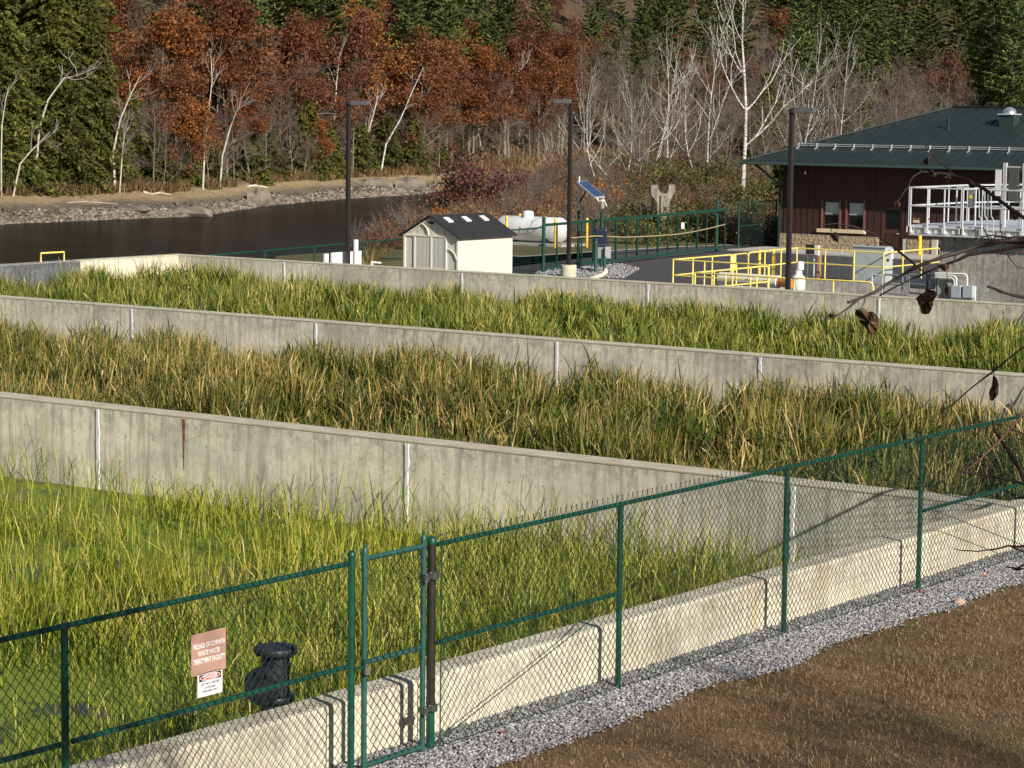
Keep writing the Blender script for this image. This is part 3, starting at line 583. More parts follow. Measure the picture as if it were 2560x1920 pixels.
for p, l in (((-65.83, 91.0), 'yellow bollard at the front left of the white gas tank, beside the shed roof'), ((-63.0, 90.75), 'yellow bollard in front of the white gas tank, behind the fence post'), ((-62.1, 91.9), 'yellow bollard standing alone right of the white gas tank'), ((-66.9, 93.5), 'yellow bollard top showing behind the left end of the gas tank'), ((-64.2, 93.6), 'yellow bollard top showing behind the middle of the gas tank')):
    bollard(p, 1.30, l, bz, r=.06)
# shed
SHX0, SHX1, SHY0, SHY1 = -50.55, -48.33, 64.2, 67.15; EZ, RZ = 1.50, 2.12
shed = empty('shed', (-49.4, 65.7, ZG), 'small cream plastic garden shed with dark shingle roof and three white roof lights', 'shed')
SHW = noisy('shed_plastic', (.66, .64, .54), (.74, .71, .60), 8, .6); SHT = mat('shed_trim', (.74, .73, .66), .6)
SHF = noisy('shed_woodgrain', (.56, .56, .50), (.68, .67, .60), 14, .65, sc3=(2, 2, .25))
xm = (SHX0+SHX1)/2
MB().add([(SHX0, SHY0, ZG), (SHX1, SHY0, ZG), (SHX1, SHY0, EZ), (xm, SHY0, RZ), (SHX0, SHY0, EZ), (SHX0, SHY1, ZG), (SHX1, SHY1, ZG), (SHX1, SHY1, EZ), (xm, SHY1, RZ), (SHX0, SHY1, EZ)],
         [(0, 1, 2, 3, 4), (9, 8, 7, 6, 5), (1, 6, 7, 2), (5, 0, 4, 9)]).build('wall_panel', SHW, shed)
SHR = noisy('dark_shingles', (.020, .020, .022), (.04, .04, .042), 12, .6)
ov = .13
for s_ in (-1, 1):
    xe = SHX1+ov if s_ > 0 else SHX0-ov; sl_ = (RZ-EZ)/(SHX1-xm); ze = EZ-ov*sl_; nrow = 12; mb = MB()
    for i in range(nrow):
        a0, a1 = i/nrow, (i+1)/nrow; xa = xm+(xe-xm)*a0; xb = xm+(xe-xm)*a1; za = RZ+.06+(ze-RZ)*a0; zb_ = RZ+.06+(ze-RZ)*a1
        mb.add([(xa, SHY0-.14, za), (xb, SHY0-.14, zb_+.022), (xb, SHY1+.1, zb_+.022), (xa, SHY1+.1, za), (xb, SHY0-.14, zb_-.03), (xa, SHY0-.14, za-.05), (xb, SHY1+.1, zb_-.03)], [(0, 1, 2, 3), (1, 4, 6, 2), (0, 5, 4, 1)])
    rf = mb.build('roof', SHR, shed)
    if s_ > 0:
        for yy in (SHY0+.5, (SHY0+SHY1)/2, SHY1-.5):
            f0, f1 = .16, .34; xa = xm+(xe-xm)*f0; xb = xm+(xe-xm)*f1; za = RZ+.10+(ze-RZ)*f0; zb_ = RZ+.10+(ze-RZ)*f1
            MB().add([(xa, yy-.13, za), (xb, yy-.13, zb_), (xb, yy+.13, zb_), (xa, yy+.13, za), (xa, yy-.13, za-.06), (xb, yy-.13, zb_-.06), (xb, yy+.13, zb_-.06), (xa, yy+.13, za-.06)], [(0, 1, 2, 3), (0, 4, 5, 1), (1, 5, 6, 2), (2, 6, 7, 3), (3, 7, 4, 0)]).build('roof_light', WHITE, rf)
    MB().bar((xm, SHY0-.02, RZ-.02), (xe-s_*ov, SHY0-.02, EZ-.02), .035, .08, (0, 1, 0)).build('gable_trim', SHT, shed)
yf = SHY0-.02
for x0, x1 in ((SHX0+.47, SHX0+.93+.18), (SHX0+1.13, SHX1-.48)):
    d = MB().box((x0, yf, ZG+.05), (x1, SHY0, EZ-.02)).build('door', SHF, shed)
    for k in range(3): xx = x0+(x1-x0)*(k+1)/4; MB().box((xx-.004, yf-.004, ZG+.1), (xx+.004, yf, EZ-.08)).build('groove', mat('groove', (.3, .3, .27), .8) if 'groove' not in bpy.data.materials else bpy.data.materials['groove'], d)
    MB().box((x0, yf-.008, .42), (x1, yf, .48)).build('door_rail', SHT, d)
for xx in (SHX0+.03, SHX0+.45, xm+.02, SHX1-.5, SHX1-.03): MB().box((xx-.03, yf-.018, ZG), (xx+.03, SHY0-.001, EZ)).build('corner_trim' if xx < SHX0+.1 or xx > SHX1-.1 else 'door_trim', SHT, shed)
MB().box((SHX0, yf-.02, EZ-.02), (SHX1, SHY0-.001, EZ+.03)).build('lintel_trim', SHT, shed)
for cx, rr_, a0, a1 in ((xm-.5, .42, 0, 90), (SHX0+.0, .0, 0, 0), (SHX1-.5+.03, .42, 10, 88)):
    if rr_: 
        zc_ = EZ+.02 if cx < xm else .72
        MB().tube([(cx+rr_*math.cos(R_(a)), yf-.015, zc_+rr_*.95*math.sin(R_(a))) for a in range(a0, a1+1, 10)], .022, 6).build('arch_trim', SHT, shed, True)
MB().box((xm-.10, yf-.01, RZ-.22), (xm+.12, SHY0, RZ-.14)).build('gable_vent', mat('vent_dark', (.04, .04, .04), .8), shed)
for k in range(7):
    xx = SHX0+.3+k*.27; hh_ = (RZ-EZ)*(1-abs(xx-xm)/(SHX1-xm))
    MB().box((xx-.004, yf+.012, EZ+.04), (xx+.004, SHY0-.001, EZ+hh_-.06)).build('groove', bpy.data.materials['groove'], shed)
# lamp posts
def lamp(x, y, label, ztop, head, base=False, zb=ZG):
    L = empty('lamp_post', (x, y, zb), label, 'lamp post', 'tall bronze lamp posts in the yard')
    z0 = zb+.45 if base else zb
    MB().box((x-.063, y-.063, z0), (x+.063, y+.063, ztop)).build('pole', BRONZE, L, bevel=.008)
    if base:
        MB().lathe((x, y, zb-.1), [(.29, 0), (.29, .53), (.28, .55)], 24).build('concrete_base', noisy('lamp_base_concrete', (.50, .46, .34), (.62, .58, .46), 7, .9), L, True)
        MB().box((x-.13, y-.13, z0), (x+.13, y+.13, z0+.05)).build('base_plate', BRONZE, L)
    d = Vector(head).normalized(); s_ = Vector((-d.y, d.x, 0)); c = Vector((x, y, ztop-.02)); vs = []
    for a, hw, zt, zb_ in ((-.02, .10, .04, -.10), (.08, .15, .05, -.11), (.62, .15, .045, -.10), (.70, .12, .02, -.08)):
        for s2, zz in ((-1, zb_), (1, zb_), (1, zt), (-1, zt)): vs.append(c+d*a+s_*(s2*hw)+Vector((0, 0, zz)))
    fs = [(3, 2, 1, 0), (12, 13, 14, 15)]
    for i in range(3):
        for k in range(4): fs.append((i*4+k, i*4+(k+1) % 4, i*4+4+(k+1) % 4, i*4+4+k))
    h = MB().add(vs, fs).build('lamp_head', noisy('lamp_housing', (.06, .062, .065), (.09, .09, .092), 5, .4), L, bevel=.012)
    q = c+d*.36; lm = MB()
    a, b_ = .24, .10; lm.add([q+d*i*a+s_*j*b_+Vector((0, 0, -.112)) for i, j in ((-1, -1), (1, -1), (1, 1), (-1, 1))], [(3, 2, 1, 0)]); lm.build('lens', WHITE, h)
    return L
lamp(-54.4, 66.0, 'bronze lamp post at the left, rising beside the white panels', 5.80, (.75, .55, 0))
lamp(-51.6, 75.2, 'bronze lamp post on a round concrete base in front of the green gate', 5.95, (-.65, -.5, 0), True)
lamp(-36.15, 64.0, 'bronze lamp post in front of the brown building', 5.72, (.8, .35, 0))
# white panels by the left lamp post
wp = empty('equipment_panel', (-54.8, 66, ZG), 'low white equipment panels and post beside the left lamp post', 'panel')
PWH = mat('bright_white_panel', (.84, .84, .82), .5)
MB().box((-54.70, 65.44, ZG), (-54.64, 66.56, .69)).build('wide_panel', PWH, wp)
MB().box((-54.70, 65.07, ZG), (-54.64, 65.28, .67)).build('narrow_panel', PWH, wp); MB().box((-54.70, 66.88, ZG), (-54.64, 67.03, .70)).build('narrow_panel', PWH, wp)
MB().box((-54.69, 66.66, ZG), (-54.63, 66.84, 1.09)).build('tall_panel', PWH, wp)
MB().box((-54.70, 65.32, ZG), (-54.65, 65.38, .75)).build('dark_post', BRONZE, wp)
MB().tube([(-54.66, 66.95, ZG), (-54.66, 66.95, 1.02), (-54.66, 66.85, 1.06)], .008, 6).build('wire', BRONZE, wp)
tag(MB().tube([(-53.75, 66.5, ZG), (-53.75, 66.5, .40)], .05, 10).tube([(-53.75, 66.5, .37), (-53.5, 66.7, .34)], .035, 8).build('vent_pipe', WHITE, None, True), 'short white bent pipe beside the white panels, behind the rear wall', 'pipe')
tag(MB().tube([ony(1470, 700, 70.9), ony(1488, 694, 71), ony(1505, 688, 71.2), ony(1515, 680, 71.4), ony(1514, 675, 71.5)], .075, 12).build('drain_pipe', noisy('off_white_pipe', (.62, .56, .42), (.74, .70, .58), 6, .6), None, True), 'curved off-white pipe end rising from the gravel by the yard', 'pipe')
# small yellow hoop on the far left wall
hp_ = MB().tube([(-59.2, 56.39, ZT), (-59.2, 56.39, .84), (-59.2, 57.41, .84), (-59.2, 57.41, ZT)], .03, 8).build('safety_hoop', YELP, None, True); tag(hp_, 'small yellow pipe hoop on top of the dark wall at far left', 'rail')
# low green fence along the river side
bf = empty('chain_link_fence', (-70, 74, -.8), 'low green chain-link fence running behind the rear wall towards the shed', 'fence')
pz = .4; P0 = onz(530, 638, pz); P1 = onz(1011, 597, pz); bfp = [P0+(P1-P0)*t for t in (-.25, 0, .25, .5, .76, 1.06)]
for q in bfp[1:5]+[P1]: MB().tube([(q.x, q.y, -1.8), (q.x, q.y, pz+.02)], .035, 8).build('fence_post', GREEN, bf, True)
MB().tube([bfp[0], P1], .03, 8).build('top_rail', GREEN, bf, True)
def chainseg(p, q, z0, z1, parent, W=.1, r=.004):
    L = (Vector((q[0], q[1], 0))-Vector((p[0], p[1], 0))).length; o = chainlink('wire_mesh', 0, 0, 0, L, z0, z1, None, W=W, H=W*1.1, r=r, barb=False)
    ang = math.atan2(q[1]-p[1], q[0]-p[0]); Mx = Matrix.Translation((p[0], p[1], 0)) @ Matrix.Rotation(ang, 4, 'Z'); o.data.transform(Mx)
    if parent: o.parent = parent; o.matrix_parent_inverse = parent.matrix_world.inverted()
    return o
chainseg(bfp[0], P1, -1.3, pz, bf)
# fence from shed to gate, and beyond the gate
def sfence(name, pts, ztop, label, mids=(), mesh=True, zb=ZG, pr=.04):
    root = empty(name, (pts[0][0], pts[0][1], zb), label, 'fence')
    for x, y in pts: MB().tube([(x, y, zb-.2), (x, y, ztop+.05)], pr, 10).build('fence_post', DKGREEN, root, True)
    for a, b in zip(pts[:-1], pts[1:]):
        MB().tube([(a[0], a[1], ztop), (b[0], b[1], ztop)], .025, 8).build('top_rail', DKGREEN, root, True)
        for z in mids: MB().tube([(a[0], a[1], z), (b[0], b[1], z)], .022, 8).build('middle_rail', DKGREEN, root, True)
        if mesh: chainseg(a, b, zb+.02, ztop, root)
    return root
sfence('chain_link_fence', [(-53.9, 76.86), (-53.2, 72.6), (-52.6, 68.6)], 1.22, 'dark green chain-link fence between the shed and the sliding gate')
sfence('chain_link_fence', [(-56.37, 95.3), (-56.9, 99.5)], 1.62, 'dark green chain-link fence between the sliding gate and the brown building', mids=(.6,))
# sliding gate
sg = empty('sliding_gate', (-54.2, 77, ZG), 'long dark green cantilever sliding gate across the driveway', 'gate')
ga = Vector((-53.9, 76.9, 0)); gb = Vector((-56.3, 94.6, 0)); gd = (gb-ga).normalized(); GL = (gb-ga).length
def gpnt(s_, z): q = ga+gd*s_; return (q.x+.09, q.y, z)
MB().bar(gpnt(-.25, 1.31), gpnt(GL-.8, 1.38), .08, .10).build('top_beam', DKGREEN, sg); MB().bar(gpnt(0, -.30), gpnt(GL-.8, -.27), .07, .08).build('bottom_beam', DKGREEN, sg)
i = 0; s_ = .9
while s_ < GL-.9:
    thick = i % 2 == 1; q0, q1 = gpnt(s_, -.28), gpnt(s_, 1.32)
    pk = MB().bar(q0, q1, .07 if thick else .045).build('picket', DKGREEN, sg)
    if thick:
        for z, sg_ in ((-.26, 1), (1.27, -1)):
            MB().add([gpnt(s_-.16, z), gpnt(s_+.16, z), gpnt(s_+.035, z+sg_*.22), gpnt(s_-.035, z+sg_*.22)], [(0, 1, 2, 3)]).build('gusset', DKGREEN, pk)
    s_ += .99 if s_ > 3 else 1.05; i += 1
chainseg(gpnt(0, 0), gpnt(4.9, 0), -.28, 1.28, sg, r=.0035)
def gpost(px, py, ztop, label, r=.07):
    q = onz(px, py, ZG); o = MB().lathe((q.x, q.y, ZG-.1), [(r, 0), (r, ztop-ZG+.1-.05), (r*1.15, ztop-ZG+.06), (r*.5, ztop-ZG+.12)], 12).build('gate_post', DKGREEN, None, True)
    return tag(o, label, 'post', 'dark green posts of the sliding gate'), q
gpost(1358, 681, 1.60, 'dark green gate post at the left end of the sliding gate')
gpost(1791, 630, 1.85, 'dark green gate post at the far right end of the sliding gate')
_, q2 = gpost(1503, 668, 1.70, 'dark green gate post behind the grey and navy motor boxes')
# solar panel on its mast (stands on the left tall post)
sp = empty('solar_panel', tuple(onz(1445, 663, ZG)), 'tilted blue solar panel on a mast above the sliding gate', 'solar panel')
q1 = onz(1445, 663, ZG); D1 = 97.9
MB().tube([(q1.x, q1.y, ZG-.1), (q1.x, q1.y, 1.68)], .06, 12).build('mast_base', DKGREEN, sp, True); MB().tube([(q1.x, q1.y, 1.66), (q1.x, q1.y, 3.02)], .035, 10).build('mast', GALV, sp, True)
c4 = [atd(1442, 454, 97.9), atd(1467.5, 451.5, 98.5), atd(1513, 491, 97.3), atd(1488, 497, 96.7)]
c4[3] = c4[0]+c4[2]-c4[1]; nrm = (c4[1]-c4[0]).cross(c4[2]-c4[0]).normalized(); nrm = nrm if nrm.z > 0 else -nrm
MB().add([c+nrm*.0 for c in c4]+[c-nrm*.05 for c in c4], [(0, 1, 2, 3), (7, 6, 5, 4), (0, 4, 5, 1), (1, 5, 6, 2), (2, 6, 7, 3), (3, 7, 4, 0)]).build('panel_frame', GALV, sp)
def bil(u, v): return c4[0]*(1-u)*(1-v)+c4[1]*u*(1-v)+c4[2]*u*v+c4[3]*(1-u)*v
PVB = noisy('photovoltaic_blue', (.03, .06, .16), (.05, .09, .22), 4, .55)
for i in range(2):
    for j in range(6):
        u0, u1 = .06+i*.45, .06+i*.45+.43; v0, v1 = .03+j*.158, .03+j*.158+.15
        MB().add([bil(u0, v0)+nrm*.012, bil(u1, v0)+nrm*.012, bil(u1, v1)+nrm*.012, bil(u0, v1)+nrm*.012], [(0, 1, 2, 3)]).build('solar_cell', PVB, sp)
MB().bar(bil(.5, .35)-nrm*.06, (q1.x, q1.y, 1.95), .05).build('strut', BRONZE, sp); MB().bar(bil(.9, .9)-nrm*.05, bil(.9, 1.25)-nrm*.25, .05).build('support_arm', GALV, sp); MB().bar(bil(.25, .98)-nrm*.05, (q2.x, q2.y, 1.95), .05).build('support_arm', GALV, sp)
bk = empty('beacon', (q2.x, q2.y, 1.8), 'small lantern-like beacon on top of the gate post under the solar panel', 'lamp')
MB().lathe((q2.x, q2.y, 1.82), [(.09, 0), (.09, .28)], 12).build('beacon_body', noisy('beacon_tan', (.22, .19, .14), (.4, .36, .28), 20, .5), bk, True); MB().lathe((q2.x, q2.y, 2.10), [(.13, 0), (.12, .03), (.04, .08)], 12).build('beacon_cap', GALV, bk, True)
# motor boxes
mo = empty('gate_operator', tuple(onz(1500, 672, ZG)), 'navy gate motor housing above a small grey electrical box', 'gate motor')
def pbox(px0, px1, py0, py1, D, dep, nm, m, parent, bev=.02):
    a = atd(px0, py1, D); b = atd(px1, py1, D); c = atd(px0, py0, D); fw = Vector((CF[0], CF[1], 0)).normalized(); w_ = (b-a); w_.z = 0; h_ = c.z-a.z
    vs = [a, a+w_, a+w_+fw*dep, a+fw*dep]; vs = vs+[v+Vector((0, 0, h_)) for v in vs]
    return MB().add(vs, [(0, 3, 2, 1), (4, 5, 6, 7), (0, 1, 5, 4), (1, 2, 6, 5), (2, 3, 7, 6), (3, 0, 4, 7)]).build(nm, m, parent, bevel=bev)
NAVY = mat('navy_housing', (.012, .02, .045), .35)
pbox(1486, 1518, 572, 611, 94.6, .5, 'motor_cover', NAVY, mo, .06); pbox(1484, 1524, 609, 617, 94.5, .55, 'motor_base', BLACKM, mo, .03)
pbox(1512, 1527, 617, 646, 94.3, .35, 'electrical_box', mat('grey_box_lit', (.42, .42, .42), .5, .3), mo, .01); pbox(1494, 1512, 618, 646, 94.5, .3, 'electrical_box', mat('grey_box_shaded', (.26, .27, .27), .5), mo, .01)  # one grey box: pale sunlit front, darker grey painted as its shaded side
a = atd(1489, 669, 94.0); MB().tube([(a.x, a.y, ZG), (a.x, a.y, atd(1489, 596, 94).z)], .06, 10).build('conduit_post', GATEG, mo, True)
a = atd(1511, 668, 94.0); MB().tube([(a.x, a.y, ZG), (a.x, a.y, atd(1511, 640, 94).z)], .06, 10).build('conduit_post', GATEG, mo, True)
# rope across the gate
rp = [atd(x, y, D) for x, y, D in ((1423, 595, 93), (1450, 593, 93.6), (1470, 591.5, 94), (1485, 590, 94.2), (1519, 591, 94.8), (1560, 593, 96), (1600, 592, 97.5), (1650, 589, 99.5), (1700, 585, 101.5), (1750, 576, 104), (1785, 568, 106), (1812, 561, 107.5))]
rp = [Vector((p.x, p.y, p.z)) for p in rp]; tag(MB().tube(rp, .022, 6).build('rope', mat('tan_rope', (.42, .33, .18), .9), None), 'sagging tan rope strung across the sliding gate', 'rope')
ns = empty('notice', tuple(atd(1707, 565, 103.4)), 'tiny white notice hanging on the sliding gate pickets', 'sign')
pbox(1703, 1711, 556, 572, 103.2, .02, 'notice_board', WHITE, ns, 0)
# old concrete pier with forked head
pr_ = empty('concrete_pier', tuple(atd(1657, 640, 118)), 'old grey concrete pier with a forked top standing in the brush', 'pier')
def pv(px, py, D=118): return atd(px, py, D)
prm = noisy('old_pier_concrete', (.17, .155, .12), (.34, .31, .24), 3.5, .9, .01, sc3=(1.5, 1.5, .5))
ol = [(1643, 640), (1642, 506), (1628, 488), (1627, 464), (1645, 463), (1646, 472), (1652, 482), (1666, 484), (1671, 474), (1672, 463), (1687, 461), (1688, 479), (1675, 503), (1674, 640)]
fr_ = [pv(x, y) for x, y in ol]; fw = Vector((CF[0], CF[1], 0)).normalized(); bk_ = [p+fw*1.1 for p in fr_]; n_ = len(ol)
MB().add(fr_+bk_, [tuple(reversed(range(n_))), tuple(range(n_, 2*n_))]+[(i, (i+1) % n_, n_+(i+1) % n_, n_+i) for i in range(n_)]).build('pier_shaft', prm, pr_, bevel=.02)
MB().add([pv(1652, 640, 117.9), pv(1652, 486, 117.9), pv(1660, 486, 117.9), pv(1660, 640, 117.9)], [(0, 1, 2, 3)]).build('recess', noisy('pier_recess', (.18, .16, .13), (.3, .27, .22), 3, .95, sc3=(2, 2, .4)), pr_)
# ================================================================== BUILDING
BY = 97.9; BX0 = -55.7; EX0, EY0, EZ0 = -57.1, 96.8, 3.43; SLP = .365; HALF = 6.8
bd = empty('building', (BX0, BY, ZG), 'brown building with stone base and dark green standing-seam hip roof', 'building')
SID = noisy('brown_siding', (.036, .0135, .010), (.048, .018, .013), 30, .75, sc3=(4, 4, .3)); RFM = noisy('green_metal_roof', (.026, .037, .035), (.034, .046, .043), 1.5, .4, metal=.1)
RSM = mat('roof_seam_green', (.014, .024, .022), .5); TRIM = mat('dark_green_trim', (.02, .05, .04), .45); SUND = mat('brown_trim', (.05, .02, .015), .6)
m = bpy.data.materials.new('split_face_stone'); n, b = nodes(m); v = mapped(n, (1, 1, 1)); br = N(n, 'ShaderNodeTexBrick'); br.inputs['Scale'].default_value = 1; br.inputs['Brick Width'].default_value = .4; br.inputs['Row Height'].default_value = .2; br.inputs['Mortar Size'].default_value = .006
tc = N(n, 'ShaderNodeTexCoord'); sx_ = N(n, 'ShaderNodeSeparateXYZ'); cx_ = N(n, 'ShaderNodeCombineXYZ'); n.links.new(tc.outputs['Object'], sx_.inputs[0]); n.links.new(sx_.outputs[0], cx_.inputs[0]); n.links.new(sx_.outputs[2], cx_.inputs[1]); n.links.new(cx_.outputs[0], br.inputs['Vector'])
br.inputs['Color1'].default_value = (.50, .40, .26, 1); br.inputs['Color2'].default_value = (.42, .33, .21, 1); br.inputs['Mortar'].default_value = (.24, .19, .12, 1)
f = noise(n, v, 9, 5, .6); n.links.new(mix(n, math_(n, 'MULTIPLY', f, .55), br.outputs['Color'], (.22, .16, .10)), b.inputs['Base Color']); b.inputs['Roughness'].default_value = .95
bump(n, b, math_(n, 'ADD', noise(n, v, 7, 4), math_(n, 'MULTIPLY', br.outputs['Fac'], -1.0)), .12, 1); STN = m
SZ = .24; wins = ((-53.62, -52.80), (-52.42, -51.60)); wz0, wz1 = .50, 1.74; dx0, dx1, dz = -50.72, -49.70, 1.62; XE = -22
wb = MB()
segs = [(BX0, wins[0][0]), (wins[0][1], wins[1][0]), (wins[1][1], dx0), (dx1, XE)]
for x0, x1 in segs: wb.box((x0, BY, SZ), (x1, BY+.2, 3.3))
for x0, x1 in wins: wb.box((x0, BY, SZ), (x1, BY+.2, wz0)); wb.box((x0, BY, wz1), (x1, BY+.2, 3.3))
wb.box((dx0, BY, dz), (dx1, BY+.2, 3.3)); wb.box((BX0, BY+.2, SZ), (BX0+.2, BY+11.4, 3.3)); wb.build('wall', SID, bd)
rb = MB(); x = BX0+.15
while x < XE:
    ok = not any(a-.12 < x < b_+.12 for a, b_ in wins) and not dx0-.1 < x < dx1+.1
    if ok: rb.box((x-.015, BY-.02, SZ+.01), (x+.015, BY-.001, 3.25))
    x += .3
rb.build('siding_battens', SID, bd)
st = MB(); st.box((BX0-.05, BY-.09, ZG), (dx0-.1, BY-.001, SZ)); st.box((BX0-.05, BY-.001, ZG), (BX0+.1, BY+11, SZ-.002)); st.box((dx1+.28, BY-.09, ZG), (-48.25, BY-.001, SZ-.03)); st.build('stone_base', STN, bd)
MB().box((dx1+.05, BY-.06, ZG), (dx1+.27, BY-.001, SZ-.03)).build('smooth_block', PAV, bd); MB().box((-48.24, BY-.14, ZG), (-48.0, BY-.001, SZ)).build('smooth_block', PAV, bd)
DKG = mat('dark_glass', (.008, .012, .012), .08); BLIND = noisy('window_blind', (.30, .37, .37), (.38, .45, .44), 30, .7, sc3=(.2, .2, 3))
for k, (x0, x1) in enumerate(wins):
    wf = MB(); t = .06
    wf.box((x0, BY+.06, wz0), (x0+t, BY+.14, wz1)); wf.box((x1-t, BY+.06, wz0), (x1, BY+.14, wz1)); wf.box((x0+t, BY+.06, wz0), (x1-t, BY+.14, wz0+t)); wf.box((x0+t, BY+.06, wz1-t), (x1-t, BY+.14, wz1)); wf.box((x0+t, BY+.06, 1.10), (x1-t, BY+.14, 1.15))
    W_ = wf.build('window', SUND, bd); MB().box((x0+t, BY+.10, wz0+t), (x1-t, BY+.11, 1.10)).build('pane', DKG, W_); MB().box((x0+t, BY+.09, 1.15), (x1-t, BY+.10, wz1-t)).build('blind', BLIND, W_)
    for xx in (x0-.035, x1+.035): MB().box((xx-.04, BY-.05, wz0-.02), (xx+.04, BY-.001, wz1+.05)).build('casing', noisy('casing_brown', (.16, .06, .045), (.2, .08, .06), 5) if 'casing_brown' not in bpy.data.materials else bpy.data.materials['casing_brown'], W_)
MB().add([(-53.85, BY-.14, .36), (-51.45, BY-.14, .36), (-51.45, BY-.002, .36), (-53.85, BY-.002, .36), (-53.85, BY-.14, .50), (-51.55, BY-.14, .50), (-51.55, BY-.002, .52), (-53.80, BY-.002, .52)], [(0, 3, 2, 1), (4, 5, 6, 7), (0, 1, 5, 4), (1, 2, 6, 5), (3, 0, 4, 7)]).build('window_sill', noisy('cast_stone', (.60, .50, .33), (.68, .58, .40), 4, .8), bd)
dr = MB().box((dx0+.06, BY+.05, ZG+.02), (dx1-.06, BY+.11, dz-.05)).build('door', noisy('brown_door', (.075, .028, .02), (.09, .035, .025), 4, .5), bd)
MB().box((dx0+.2, BY+.035, .62), (dx1-.2, BY+.05, 1.44)).build('door_glass', DKG, dr)
for xx in (dx0+.2, (dx0+dx1)/2+.03): MB().box((xx, BY+.03, -.25), (xx+.27, BY+.05, .42)).build('door_panel', SUND, dr)
MB().tube([(dx1-.16, BY-.02, .42), (dx1-.28, BY-.02, .42)], .02, 8).build('door_handle', GALV, dr)
for xx in (dx0, dx1-.06): MB().box((xx, BY-.02, ZG+.02), (xx+.06, BY+.12, dz)).build('door_frame', SUND, dr)
# hip roof
XR = -18; Y2 = EY0+2*HALF; ZR = EZ0+SLP*HALF
rf = MB().add([(EX0, EY0, EZ0), (XR, EY0, EZ0), (XR, EY0+HALF, ZR), (EX0+HALF, EY0+HALF, ZR), (EX0, Y2, EZ0), (XR, Y2, EZ0)], [(0, 1, 2, 3), (0, 3, 4), (5, 4, 3, 2), (1, 5, 2)]).build('roof', RFM, bd)
sm_ = MB(); x = EX0+.45
while x < XR:
    top = min(x-EX0, HALF); sm_.bar((x, EY0, EZ0+.02), (x, EY0+top-.02, EZ0+SLP*(top-.02)+.02), .03, .05); x += .46
sm_.build('roof_seams', RSM, rf)
s2 = MB(); y = EY0+.45
while y < Y2-.3:
    top = min(y-EY0, Y2-y); s2.bar((EX0, y, EZ0+.02), (EX0+top-.02, y, EZ0+SLP*(top-.02)+.02), .03, .05); y += .46
s2.build('roof_seams', RSM, rf)
MB().bar((EX0, EY0, EZ0+.03), (EX0+HALF, EY0+HALF, ZR+.03), .22, .05).build('hip_cap', RFM, rf); MB().bar((EX0+HALF, EY0+HALF, ZR+.03), (XR, EY0+HALF, ZR+.03), .25, .05).build('ridge_cap', RSM, rf)
MB().box((EX0-.02, EY0-.03, EZ0-.16), (XR, EY0-.001, EZ0+.0)).box((EX0-.03, EY0, EZ0-.16), (EX0-.001, Y2, EZ0)).build('fascia', TRIM, bd)
MB().box((EX0-.14, EY0-.15, EZ0-.13), (XR, EY0-.031, EZ0-.02)).build('gutter', mat('gutter_green', (.06, .10, .09), .3), bd)
MB().box((EX0+.01, EY0+.01, EZ0-.15), (XR, Y2-.01, EZ0-.12)).build('soffit', mat('soffit_brown', (.015, .010, .009), .8), bd)
MB().bar((EX0+.35, EY0+.5, EZ0-.16), (BX0-.02, BY+.1, 2.25), .12).build('eave_bracket', TRIM, bd)
MB().box((BX0-.12, BY-.12, ZG), (BX0-.02, BY-.02, EZ0-.2)).build('downpipe', TRIM, bd)
# snow guard
yg = EY0+1.72; zg_ = EZ0+SLP*1.72; sgd = MB()
for dz_ in (.07, .15): sgd.tube([(EX0+1.75, yg, zg_+dz_), (XR, yg, zg_+dz_)], .018, 6)
snow = sgd.build('snow_guard', GALV, rf)
x = EX0+.45+.46*3; 
while x < -40: MB().bar((x, yg, zg_-.02), (x, yg, zg_+.19), .07, .05).bar((x, yg, zg_+.02), (x, yg-.25, zg_+.02-.25*SLP), .06, .03).build('guard_bracket', GALV, snow); x += .92
# roof vent pipe, fan
def onroof(px, py):
    d = ray(px, py); o = np.array([0, 0, CH]); t = (EZ0+SLP*(0-EY0)-CH)/(d[2]-SLP*d[1]); return Vector(o+d*t)
q = onroof(2370, 322); MB().lathe((q.x, q.y, q.z-.1), [(.10, 0), (.10, .16), (.06, .2), (.06, .62)], 12).build('vent_pipe', BLACKM, rf, True)
q = onroof(2518, 316); fn = MB().box((q.x-.33, q.y-.1, q.z-.1), (q.x+.33, q.y+.5, q.z+.50)).build('roof_fan', mat('fan_green', (.03, .06, .05), .4), rf)
MB().box((q.x-.4, q.y-.17, q.z+.50), (q.x+.4, q.y+.57, q.z+.55)).build('fan_flange', GALV, fn); MB().lathe((q.x, q.y+.2, q.z+.55), [(.30, 0), (.28, .08), (.30, .09), (.24, .2), (.12, .27), (.02, .29)], 16).build('fan_dome', mat('spun_aluminium', (.85, .85, .87), .25, .8), fn, True)
wl = ony(2013, 431, BY-.1); MB().lathe((wl.x, wl.y, wl.z-.08), [(.04, 0), (.05, .1), (.03, .16)], 8).build('wall_lamp', GALV, bd)
tag(MB().box((-56.5, 94.6, ZG+.001), (-20, BY, ZG+.06)).build('pavement', PAV), kind='structure')
